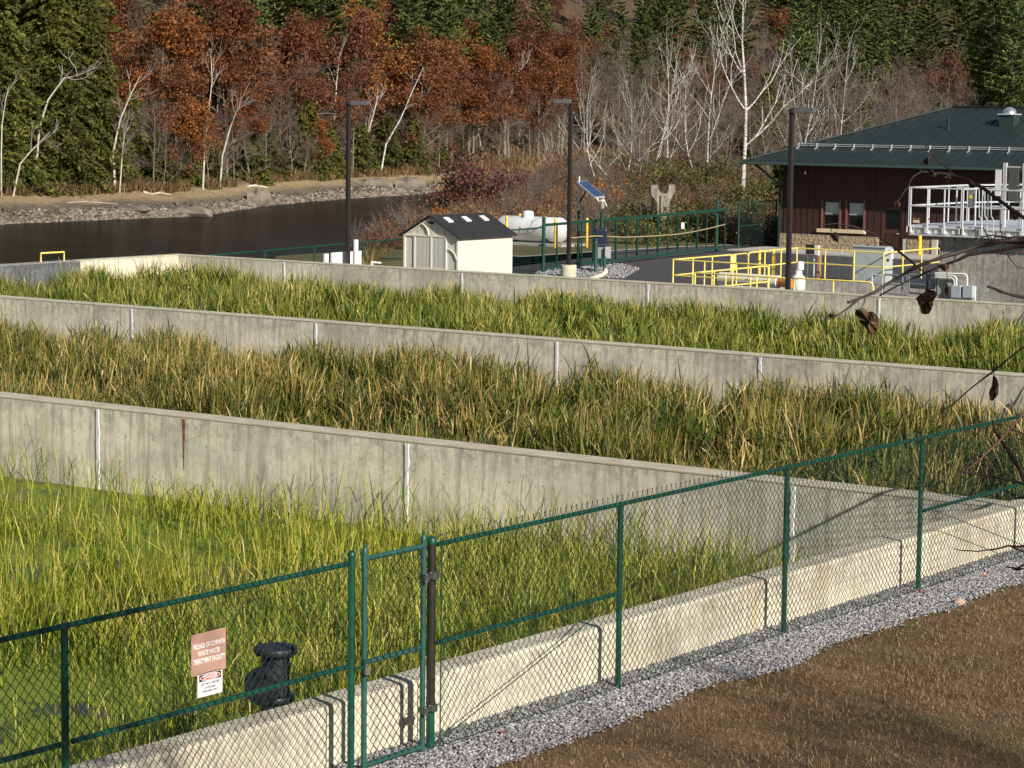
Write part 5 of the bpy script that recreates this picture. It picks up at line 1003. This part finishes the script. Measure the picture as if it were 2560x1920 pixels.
# heroes on the far bank
H = [(OO[0], 395, 24, 1.02, 'bright orange oak rising above the bare grey branches, left of centre', .3), (OR_[1], 330, 34, 1.0, 'red-brown oak just right of the dark hemlocks', 1.1),
     (OO[1], 470, 17, .62, 'small low orange-brown tree sweeping over the grassy bank', 2.0), (OR_[0], 620, 26, .95, 'rust oak left of the left lamp post, bare limbs below', .8), (OR_[0], 770, 22, 1.05, 'dark rust oak behind the head of the left lamp post', 2.2), (OB[0], 880, 30, 1.1, 'brown-red oak just right of the left lamp post head', .2),
     (OO[1], 800, 15, .5, 'small orange-red sapling low on the bank by the left lamp post', 1.2), (OR_[1], 1030, 22, 1.12, 'rust oak leaning out over the bank between the two left lamp posts', 3.0), (OO[0], 1165, 24, .98, 'orange oak with low hanging boughs left of the middle lamp post', 1.9), (OB[0], 1290, 40, 1.15, 'russet oak above the pale slope left of the middle lamp post', 1.5), (OR_[0], 1390, 34, 1.0, 'deep rust oak behind the middle lamp post', .4)]
for pr, px, d, s, lab, rz in H: plant(pr, px, Dfar(px)+d, s, lab, rz=rz)
# pale leaning trunks at the edge of the wood
def stick(px0, d, py0, pts, r0, label, m=None, br=6, seed=0):
    D = Dfar(px0)+d; r = np.random.RandomState(seed); base = wpos(px0, D); fw = Vector((FW[0], FW[1], 0)); S = []; T = []; P = [np.array(base)-np.array([0, 0, .3])]
    for x, y in pts: P.append(np.array(atd(x, y, D)))
    P = np.array(P); k = len(P)-1
    for i in range(k): S.append([*P[i], *P[i+1], r0*(1-.7*i/k), r0*(1-.7*(i+1)/k)])
    for _ in range(br):
        i = r.randint(max(0, k-2), k); t = r.rand(); p = P[i]*(1-t)+P[i+1]*t; d_ = (P[i+1]-P[i]); d_ /= np.linalg.norm(d_); e = d_+r.randn(3)*.5; e /= np.linalg.norm(e); grow(r, p, e, 1.6, r0*.35, 2, 3, S, T, [], .5)
    root = empty('leaning_tree', tuple(base), label, 'tree', 'pale thin trunks at the edge of the wood'); V, Fc = segtubes(S, 6); npmesh('trunk', V, Fc, m or BARKP, root, smooth=True)
    if T: V, Fc = segtubes(T, 3); npmesh('branches', V, Fc, TWIGW, root)
BARKP = noisy('pale_grey_bark', (.34, .30, .24), (.56, .52, .44), 3, .9, sc3=(2, 2, .5))
stick(85, 14, 455, [(92, 400), (98, 320), (120, 250), (160, 195), (195, 190)], .13, 'pale forked tree leaning right in front of the hemlocks at far left', seed=1)
stick(28, 13, 460, [(50, 410), (75, 380), (95, 360), (125, 330)], .09, 'thin pale trunk slanting right at the far left bank', seed=2)
stick(0, 13, 460, [(3, 380), (5, 310), (14, 250), (22, 215)], .08, 'broken white stub of a tree at the left picture edge', seed=12, br=2)
stick(285, 14, 455, [(283, 380), (300, 300), (325, 240), (350, 190)], .12, 'grey trunk curving right beside the hemlock edge', seed=3)
stick(295, 13, 455, [(305, 390), (312, 330)], .08, 'short grey trunk close beside the curving grey one', seed=4)
stick(503, 14, 440, [(512, 360), (520, 290), (530, 205), (528, 150)], .10, 'straight pale trunk below the orange oak', seed=5)
stick(545, 14, 445, [(556, 390), (575, 320), (590, 280), (600, 265)], .11, 'pale trunk bending right below the rust trees', seed=6)
stick(828, 16, 420, [(832, 340), (838, 270), (842, 200), (850, 130)], .10, 'slim white birch trunk close left of the left lamp post', BARKW, seed=7)
stick(945, 15, 400, [(965, 360), (1000, 300), (1030, 230), (1058, 170)], .11, 'long white trunk leaning right, between the two left lamp posts', BARKW, seed=8, br=3)
stick(905, 17, 405, [(915, 350), (935, 280), (945, 240)], .14, 'stout grey trunk beside the long white leaning one', seed=9)
stick(1020, 18, 395, [(1035, 340), (1050, 270), (1060, 180), (1050, 140)], .15, 'dark grey trunk curving up into the rust oak', BARKG, seed=10)
stick(1255, 28, 380, [(1262, 320), (1270, 260), (1290, 190), (1320, 150)], .14, 'twin pale trunk on the litter slope left of the middle lamp post', seed=11)
for k, (px, w_) in enumerate(((1200, .10), (1228, .09), (1290, .11), (1306, .08), (1318, .1), (1335, .08), (1360, .1), (1376, .09), (1150, .12), (1130, .1))):
    stick(px, 34+4*(k % 3), 370, [(px+4*(k % 3-1), 330), (px+9*(k % 2)-3, 270)], w_, 'one of the slim upright trunks on the leaf-litter slope beyond the river bend', seed=20+k, br=0)
# rows of the wood
GRP = {'h': 'dark hemlocks across the river', 'p': 'pines on the far hillside', 'r': 'rust oaks in the far wood', 'o': 'orange oaks in the far wood', 'b': 'brown-red oaks in the far wood', 't': 'bare trees in the far wood', 's': 'young hemlocks at the wood edge'}
LABL = {'h': 'tall dark green hemlock standing in the wood across the river', 'p': 'green white pine with layered boughs on the far hillside', 'r': 'rust-leaved oak standing among the trees across the river', 'o': 'orange-leaved oak standing among the trees across the river', 'b': 'brown-red oak standing among the trees across the river', 't': 'leafless grey tree standing in the wood across the river', 's': 'small dark hemlock low at the edge of the wood'}
SET = {'h': HM, 'p': PN, 'r': OR_, 'o': OO, 'b': OB, 't': BT, 's': HS}
def pick(px, row):
    x = rg.random()
    if px < 285: return 'h' if row < 3 or x < .6 else 'p'
    if px < 600: return (('s' if x < .1 else 'r' if x < .5 else 't' if x < .7 else 'b' if x < .88 else 'o') if row < 2 else ('p' if x < .62 else 'r' if x < .8 else 't'))
    if px < 1400: return (('s' if x < .08 else 'r' if x < .5 else 't' if x < .68 else 'b' if x < .85 else 'o') if row < 2 else ('p' if x < .62 else 'r' if x < .85 else 'b'))
    if px < 2050: return (('t' if x < .75 else 'b' if x < .9 else 'p') if row < 2 else ('t' if x < .3 else 'p' if x < .75 else 'b' if x < .9 else 'r'))
    return ('t' if x < .3 else 'o' if x < .4 else 'b' if x < .55 else 'p') if row < 2 else ('p' if x < .75 else 'b' if x < .88 else 't')
for row, (off, sp) in enumerate(((21, 3.6), (29, 4.0), (39, 4.4), (51, 4.8), (65, 5.2), (82, 5.6), (102, 6.2), (126, 7), (155, 7.5), (190, 8.5))):
    px = -330+rg.random()*60
    while px < 2780:
        D = Dfar(px)+off+rg.uniform(-3, 3); k = pick(px, row); s = rg.uniform(.8, 1.15)*(1.0 if px > 285 else 1.12)
        if k in 'rob' and row == 0: s *= .85
        plant(rg.choice(SET[k]), px, D, (s, s, s*rg.uniform(.92, 1.12)), LABL[k], GRP[k]); px += sp*FPX/D*rg.uniform(.75, 1.3)
px = -200
while px < 1250:       # low young hemlocks that close the edge
    if not 255 < px < 330 and not 1150 < px < 1250: D = Dfar(px)+rg.uniform(17, 21); plant(rg.choice(HS), px, D, rg.uniform(.5, .95), LABL['s'], GRP['s'])
    px += rg.uniform(35, 90)*(.6 if px < 280 else 1.25)
px = 270
while px < 1420:       # bare scrubby trees along the front of the wood
    D = Dfar(px)+rg.uniform(15, 22); plant(rg.choice(BT), px, D, rg.uniform(.38, .72), 'low bare grey tree at the front edge of the wood across the river', 'bare scrub trees at the wood edge'); px += rg.uniform(18, 48)
# birches and bare trees on the near point, beyond the gate
BH = [(BI[0], 1760, 215, 1.0, 'white birch with a tall straight stem, left of the tallest one', 0), (BI[3], 1850, 165, 1.0, 'tallest white birch, thick bright trunk just left of the building roof', .4), (BI[1], 1600, 190, .85, 'white birch leaning right behind the solar panel', 0), (BI[2], 1540, 185, .80, 'crooked white birch just left of the solar panel', 3.4), (BI[1], 1960, 190, .95, 'white birch leaning right behind the corner of the green roof', .2), (BI[2], 1735, 230, 1.05, 'white birch forking left above the forked pier', 0.2), (BI[0], 2090, 240, .95, 'white birch stems behind the left slope of the green roof', 1), (BI[2], 1490, 210, .85, 'small white birch leaning left of the middle lamp post', .1), (BI[0], 1660, 260, 1.0, 'white birch standing farther back above the pier', 2), (BI[2], 1400, 240, .72, 'low many-stemmed white birch beside the middle lamp post', 1.1), (BI[1], 2020, 260, 1.0, 'white birch behind the roof, slanting towards the right', 3.3)]
for pr, px, D, s, lab, l in BH: plant(pr, px, D, s, lab, rz=HEAD+l)
for k in range(30):
    px = rg.uniform(1500, 2450); D = rg.uniform(175, 300) if px < 1950 else rg.uniform(150, 300); plant(rg.choice(BT), px, D, rg.uniform(.6, .95), 'grey leafless tree in the brush behind the gate and building', 'bare trees behind the gate')
plant(HM[2], 1905, 200, .62, 'small dark green conifer beside the tallest white birch'); plant(HS[0], 1960, 150, .7, 'low dark conifer behind the lamp post at the building corner')
# brush
names = {0: ('bare_shrub', 'grey leafless shrub in the brush between yard and river', 'leafless shrubs by the river'), 1: ('brown', 'brown-leaved shrub in the brush between yard and river', 'brown shrubs by the river'), 2: ('olive', 'olive green shrub in the brush beyond the gate', 'olive shrubs beyond the gate'), 5: ('or', 'low orange-leaved shrub in the brush between yard and river', 'orange shrubs by the river')}
for k in range(230):
    px = rg.uniform(930, 2060); t = rg.random(); Dn_ = float(np.interp(px, UP, DNT)); D0 = 112 if px > 1150 else 106; D = D0+(min(Dn_-6, 262)-D0)*t**1.1
    if D > Dn_-4: continue
    kk = rg.choice((0, 0, 0, 1, 1, 5)) if px < 1540 else rg.choice((0, 0, 1, 2, 2, 2)); plant(SB[kk], px, D, rg.uniform(.5, .9)*(1.0 if px > 1150 else .75)*(1.35 if D > 150 else 1), names[kk][1], names[kk][2], cat='shrub')
plant(SB[3], 1195, 150, 1.25, 'large burgundy-leaved shrub on the river edge above the shed roof', cat='shrub'); plant(SB[3], 1290, 165, .85, 'smaller burgundy shrub right of the large one', cat='shrub')
plant(SB[4], 1704, 122, .62, 'bright yellow-leaved shrub right of the forked pier', cat='shrub'); plant(SB[0], 1000, 112, .95, 'bare reddish shrub left of the shed roof', cat='shrub'); plant(SB[1], 1040, 118, .9, 'brown twiggy shrub touching the left side of the shed', cat='shrub')
plant(SB[4], 1900, 125, .3, 'small yellow-green bush by the fence at the building corner', cat='shrub')
plant(SB[2], 470, 93, .42, 'small green leafy shrub rising behind the rear wall corner', cat='shrub', dz=-.5); plant(SB[0], 640, 100, .72, 'thin bare sapling in front of the dark river', cat='shrub', dz=-.4)
# rocks along the far shore
RK = noisy('river_rock', (.10, .083, .065), (.26, .22, .175), 1.2, .95, .05)
def rockp(seed):
    r = random.Random(seed); mb = MB(); n1, n2 = 9, 6; vs = []
    for j in range(n2+1):
        th = math.pi*j/n2
        for i in range(n1): ph = 6.283*i/n1; q = 1+.22*math.sin(3*ph+seed)*math.sin(th)+.16*(r.random()-.5)*2; vs.append((q*math.sin(th)*math.cos(ph), .75*q*math.sin(th)*math.sin(ph), .5*q*math.cos(th)))
    fs = [(j*n1+i, j*n1+(i+1) % n1, (j+1)*n1+(i+1) % n1, (j+1)*n1+i) for j in range(n2) for i in range(n1)]
    o = mb.add(vs, fs).build('rock', RK); COL.objects.unlink(o); return o
RKS = [rockp(i) for i in range(4)]
def rock(px, d, s, label, group=None, flat=1, dz=0):
    o = RKS[rg.randrange(4)].copy(); COL.objects.link(o); p = wpos(px, Dfar(px)+d); o.location = (p.x, p.y, p.z+dz); o.scale = (s, s*rg.uniform(.7, 1.1), s*flat*rg.uniform(.7, 1)); o.rotation_euler = (0, 0, rg.random()*6.28)
    return tag(o, label, 'rock', group)
rock(474, .5, 2.0, 'big smooth pale boulder at the far waterline, left of the left lamp post', flat=.9, dz=.2); rock(640, 1, 1.5, 'dark-cleft square boulder at the far waterline', flat=1.4, dz=.4); rock(1015, 3, 2.4, 'broad rounded grey boulder at the far waterline behind the shed', flat=.8, dz=.3); rock(930, 6, 2.2, 'flat grey boulder on the bank right of the left lamp post', flat=.7); rock(330, 2.5, 2.0, 'long flat grey slab on the far shore', flat=.5)
for k in range(260):
    px = rg.uniform(-150, 1250); d = abs(rg.gauss(.6, 1.9)); s = rg.uniform(.15, .55)*(1.3 if rg.random() < .15 else 1); rock(px, max(-.6, d), s, 'grey-brown rock lying on the far river shore', 'rocks on the far shore', flat=.8)
r = np.random.RandomState(91); n_ = 9000; pxr = r.uniform(-200, 1300, n_); dd_ = np.abs(r.randn(n_))*1.7; Dr = np.interp(pxr, UP, DFT)+dd_-.5; u = (pxr-1280)/FPX; XYr = FW[None]*Dr[:, None]+RW[None]*(u*Dr)[:, None]
stones('shore_cobbles', XYr[:, 0], XYr[:, 1], terr(Dr, pxr)+.05, .08+.28*r.rand(n_)**2, stonemat('cobble', ((.06, .05, .038), (.13, .11, .082), (.20, .17, .13), (.32, .28, .23))), 92, 'grey-brown cobbles along the far shore of the river', 'stones')
# dry grass on the bench and litter slope
def grassband(n, p0, p1, d0, d1, seed, h, m, label, near=False):
    r = np.random.RandomState(seed); px = r.uniform(p0, p1, n); D = (np.interp(px, UP, DFT) if not near else np.interp(px, UP, DNT))+r.uniform(d0, d1, n); k = vnoise(px*.02, D*.3, 1, seed % 10) > .35; px, D = px[k], D[k]; u = (px-1280)/FPX; XYr = FW[None]*D[:, None]+RW[None]*(u*D)[:, None]; hh = h*(.4+.9*r.rand(len(px)))
    V = []; Z = terr(D, px); n = len(px); a = r.rand(n)*6.28; w_ = .05+.05*r.rand(n); tx = r.randn(n)*.3*hh; ty = r.randn(n)*.3*hh
    x, y = XYr[:, 0], XYr[:, 1]; V = np.stack([np.stack([x-np.cos(a)*w_, y-np.sin(a)*w_, Z], 1), np.stack([x+np.cos(a)*w_, y+np.sin(a)*w_, Z], 1), np.stack([x+tx, y+ty, Z+hh], 1)], 1).reshape(-1, 3)
    o = npmesh('dry_grass', V, np.arange(3*n).reshape(-1, 3), m, attrs={'rnd': ('FACE', r.rand(n))}); tag(o, label, 'grass', kind='stuff')
GB = leafmat('dry_bank_grass', ((.07, .045, .02), (.17, .11, .048), (.32, .23, .11)), .2, .9, .0)
grassband(24000, -250, 1300, 13, 22, 93, .8, GB, 'dry brown grass and weeds on the far river bench')
grassband(9000, 1150, 1800, 6, 34, 94, .9, GB, 'brown grass and leaf litter on the slope beyond the river bend')
grassband(9000, 900, 1900, -26, -4, 95, .7, leafmat('near_bank_weeds', ((.06, .06, .02), (.16, .12, .04), (.30, .22, .09)), .2, .9, 0), 'weeds along the near river edge behind the yard', near=True)
X, Y, r = scatter(9000, -100, -55, 63.5, 110, 61, z=-.5); u_ = None
q = np.stack([X, Y], 1); Dq = q@FW; pq = 1280+FPX*(q@RW)/Dq; k = ((pq > 640) & (pq < 960) & (Dq > 94) & (Dq < 97.5)); X, Y, Dq, pq = X[k], Y[k], Dq[k], pq[k]
stones('riprap', X, Y, terr(Dq, pq)+.05, .10+.10*r.rand(len(X)), stonemat('white_riprap', ((.45, .45, .46), (.62, .62, .63), (.8, .8, .8))), 62, 'white riprap stones behind the low green fence', 'stones')
# driftwood
for k, (px, d, L, lab) in enumerate(((625, 12, 3.2, 'bleached white driftwood log on the far bench'), (190, 8, 6.5, 'long thin fallen branch on the far shore'), (390, 12, 2.4, 'tangle-rooted grey driftwood on the far bench'))):
    p = wpos(px, Dfar(px)+d); u_ = Vector((RW[0], RW[1], 0)); pts = [p+u_*(t*L)+Vector((0, 0, .15+.1*math.sin(t*9))) for t in (-.5, -.2, .1, .5)]
    tag(MB().tube(pts, [.16, .13, .1, .05] if k != 1 else [.06, .06, .05, .03], 7).build('driftwood', noisy('bleached_wood', (.50, .46, .40), (.72, .68, .6), 3, .9) if k == 0 else BARKP, None, True), lab, 'driftwood')

# ================================================================== VINE HANGING AT THE RIGHT, CLOSE TO THE CAMERA
VM = noisy('vine_bark', (.028, .017, .015), (.06, .038, .032), 60, .7); VR = noisy('vine_red_bark', (.09, .03, .02), (.15, .06, .035), 60, .6)
vl = noisy('dead_vine_leaf', (.045, .024, .012), (.15, .080, .040), 45, .75, .002)
vine = empty('vine', tuple(atd(2700, 620, 6.0)), 'dark wild grapevine with withered brown leaves, hanging in from the right edge', 'vine')
def vstem(pts, D, w0, w1, m=VM, nm='stem', knots=True):
    P = [atd(x, y, D+.0007*(x-2300)) for x, y in pts]; n = len(P); Q = []
    for i in range(n-1):
        for t in (0, .5): Q.append(P[i].lerp(P[i+1], t))
    Q.append(P[-1]); k = len(Q); rg_ = random.Random(int(pts[0][1])); r = [(w0+(w1-w0)*i/(k-1))*D/FPX/2*(1.25 if (i % 4 == 2 and knots) else 1)*rg_.uniform(.92, 1.1) for i in range(k)]
    Q = [q+Vector((rg_.uniform(-1, 1), rg_.uniform(-1, 1), rg_.uniform(-1, 1)))*.0012 for q in Q]
    return MB().tube(Q, r, 8).build(nm, m, vine, True)
vstem([(2720, 612), (2560, 604), (2507, 603), (2482, 608), (2441, 617), (2391, 633), (2341, 648), (2293, 666), (2240, 697), (2185, 731), (2150, 745), (2120, 756)], 6.0, 13, 6)
vstem([(2150, 745), (2130, 762), (2110, 779), (2091, 790)], 6.0, 6, 4); vstem([(2091, 790), (2070, 798), (2048, 805)], 6.0, 3, 1.6)
vstem([(2720, 600), (2560, 614), (2502, 625), (2421, 638), (2366, 661), (2328, 676), (2240, 717), (2200, 738)], 6.15, 10, 4)
vstem([(2293, 666), (2255, 636), (2222, 607), (2181, 582), (2139, 566), (2089, 560), (2048, 561)], 6.0, 6, 1.5)
vstem([(2293, 666), (2320, 690), (2330, 705)], 6.0, 4, 2)
vstem([(2720, 660), (2600, 575), (2560, 545), (2529, 524), (2495, 497), (2458, 470), (2416, 449), (2377, 436), (2332, 432), (2302, 430)], 6.3, 12, 5)
vstem([(2302, 430), (2282, 442), (2271, 464), (2257, 484), (2243, 505)], 6.3, 4, 2); vstem([(2302, 430), (2296, 416), (2297, 408)], 6.3, 3, 1.5)
vstem([(2384, 438), (2362, 412), (2341, 397), (2325, 376), (2311, 361)], 6.3, 5, 2)
vstem([(2720, 760), (2600, 838), (2560, 866), (2486, 925), (2417, 979), (2380, 1012), (2349, 1033)], 6.4, 6, 2.5)
vstem([(2700, 770), (2560, 744), (2528, 738), (2500, 728), (2469, 717)], 5.9, 8, 6)
vstem([(2720, 850), (2600, 985), (2558, 1034), (2510, 1090), (2467, 1134), (2430, 1165), (2400, 1190)], 6.2, 8, 2, VR)
vstem([(2720, 1480), (2600, 1260), (2558, 1190), (2531, 1143), (2504, 1103), (2487, 1078), (2482, 1050)], 6.5, 14, 5)
vstem([(2720, 1260), (2600, 1218), (2558, 1208), (2500, 1195), (2428, 1181), (2409, 1181)], 6.1, 8, 5)
vstem([(2700, 1140), (2600, 1105), (2560, 1085), (2530, 1072), (2510, 1055)], 6.6, 5, 3); vstem([(2720, 1225), (2560, 1243), (2535, 1247)], 6.2, 7, 5)
vstem([(2700, 1370), (2560, 1366), (2522, 1365), (2480, 1373), (2444, 1379), (2410, 1377), (2386, 1373)], 6.7, 6, 2, VR); vstem([(2522, 1365), (2560, 1381), (2640, 1410)], 6.7, 3, 3)
vstem([(2700, 1450), (2600, 1420), (2560, 1413), (2540, 1420), (2515, 1417)], 6.7, 8, 3, VR); vstem([(2720, 1690), (2560, 1738), (2500, 1765), (2470, 1780)], 6.8, 4, 2, VR)
vstem([(2700, 585), (2560, 592), (2520, 594), (2500, 592), (2480, 588), (2455, 592), (2436, 606)], 5.95, 8, 2)
for pts in ([(2458, 568), (2464, 580), (2470, 596), (2478, 606), (2490, 612), (2500, 606), (2497, 598), (2486, 600)], [(2504, 560), (2500, 574), (2505, 592), (2512, 610), (2505, 626), (2500, 640)], [(2512, 610), (2520, 640), (2535, 660), (2545, 668), (2560, 672), (2600, 676)], [(2490, 592), (2480, 600), (2484, 608), (2476, 590), (2470, 586)]): vstem(pts, 5.95, 3, 2, nm='tendril', knots=False)
vstem([(2640, 618), (2560, 628), (2530, 640), (2490, 635)], 5.95, 2.5, 1.5, VR, knots=False)
def vleaf(cx, cy, w_, h_, D, seed, lobes=5, stalk=None, tilt=0):
    r = random.Random(seed); nr, na = 5, 22; c = atd(cx, cy, D); sc_ = D/FPX; vs = []; X = Vector(CR); Yv = Vector((0, 0, 1)); Zv = Vector((-CF[0], -CF[1], 0)).normalized(); out = []
    for a in range(na):
        th = 6.283*a/na; k = .82+.14*math.sin(2*th+seed)+.12*math.sin(3*th+2.3*seed)-.18*r.random()
        out.append((math.cos(th)*w_/2*k, math.sin(th)*h_/2*k))
    ct, st_ = math.cos(tilt), math.sin(tilt)
    vs.append(c+Zv*.006)
    for j in range(1, nr+1):
        f = j/nr
        for (x, y) in out:
            x2, y2 = x*ct-y*st_, x*st_+y*ct; dz = math.sin(x*.21+seed)*.006+math.sin(y*.17+2*seed)*.006+(r.random()-.5)*.007-.010*f*f
            vs.append(c+X*(x2*f*sc_)+Yv*(y2*f*sc_)+Zv*dz)
    fs = [(0, 1+a, 1+(a+1) % na) for a in range(na)]
    for j in range(nr-1):
        for a in range(na): o = 1+j*na; fs.append((o+a, o+na+a, o+na+(a+1) % na, o+(a+1) % na))
    lf = MB().add(vs, fs).build('leaf', vl, vine)
    if stalk:
        P = [atd(x, y, D) for x, y in stalk]; MB().tube(P, .0011, 5).build('leaf_stalk', VM, lf, True)
vleaf(2172, 803, 58, 96, 6.0, 3, stalk=[(2150, 772), (2160, 758), (2163, 742)], tilt=.35); vleaf(2318, 752, 70, 72, 6.0, 5, stalk=[(2318, 722), (2320, 700), (2327, 680)], tilt=-.2)
vleaf(2362, 668, 32, 28, 6.05, 8, stalk=[(2380, 664), (2388, 645), (2392, 634)]); vleaf(2370, 727, 20, 38, 6.05, 9, stalk=[(2368, 708), (2368, 690), (2366, 680)])
vleaf(2487, 975, 30, 72, 6.4, 12, stalk=[(2487, 945), (2484, 934), (2486, 925)]); vleaf(2089, 592, 22, 40, 6.0, 14, stalk=[(2076, 580), (2080, 570), (2089, 560)], tilt=.6)
vleaf(2332, 434, 30, 26, 6.28, 15); vleaf(2368, 447, 36, 22, 6.28, 16, tilt=.4); vleaf(2432, 462, 34, 20, 6.25, 17, tilt=-.4); vleaf(2458, 470, 22, 14, 6.25, 18, tilt=-.3); vleaf(2318, 402, 20, 26, 6.3, 19, tilt=.4, stalk=[(2314, 390), (2313, 375), (2314, 365)]); vleaf(2244, 510, 20, 28, 6.3, 20, tilt=-.4); vleaf(2082, 790, 20, 24, 6.0, 21); vleaf(2540, 544, 18, 20, 6.2, 22)
vleaf(2548, 1424, 36, 14, 6.7, 25)
# trees on the bank beside and behind the photographer: they shade the near grass
def bankplant(pr, x, y, s, label, rz):
    dup(pr, (x, y, float(bankz(x, y))-.1), rz, s, label, None, 'tree')
bankplant(OB[1], 5.0, 5.0, .95, 'brown-leaved oak on the bank beside the photographer', 2.0)
bankplant(BT[1], 14, 11.5, .85, 'bare grey tree on the bank beside the photographer', 1.0)
bankplant(BT[0], 15, 9, .8, 'bare grey tree on the bank behind the photographer', 3.0)
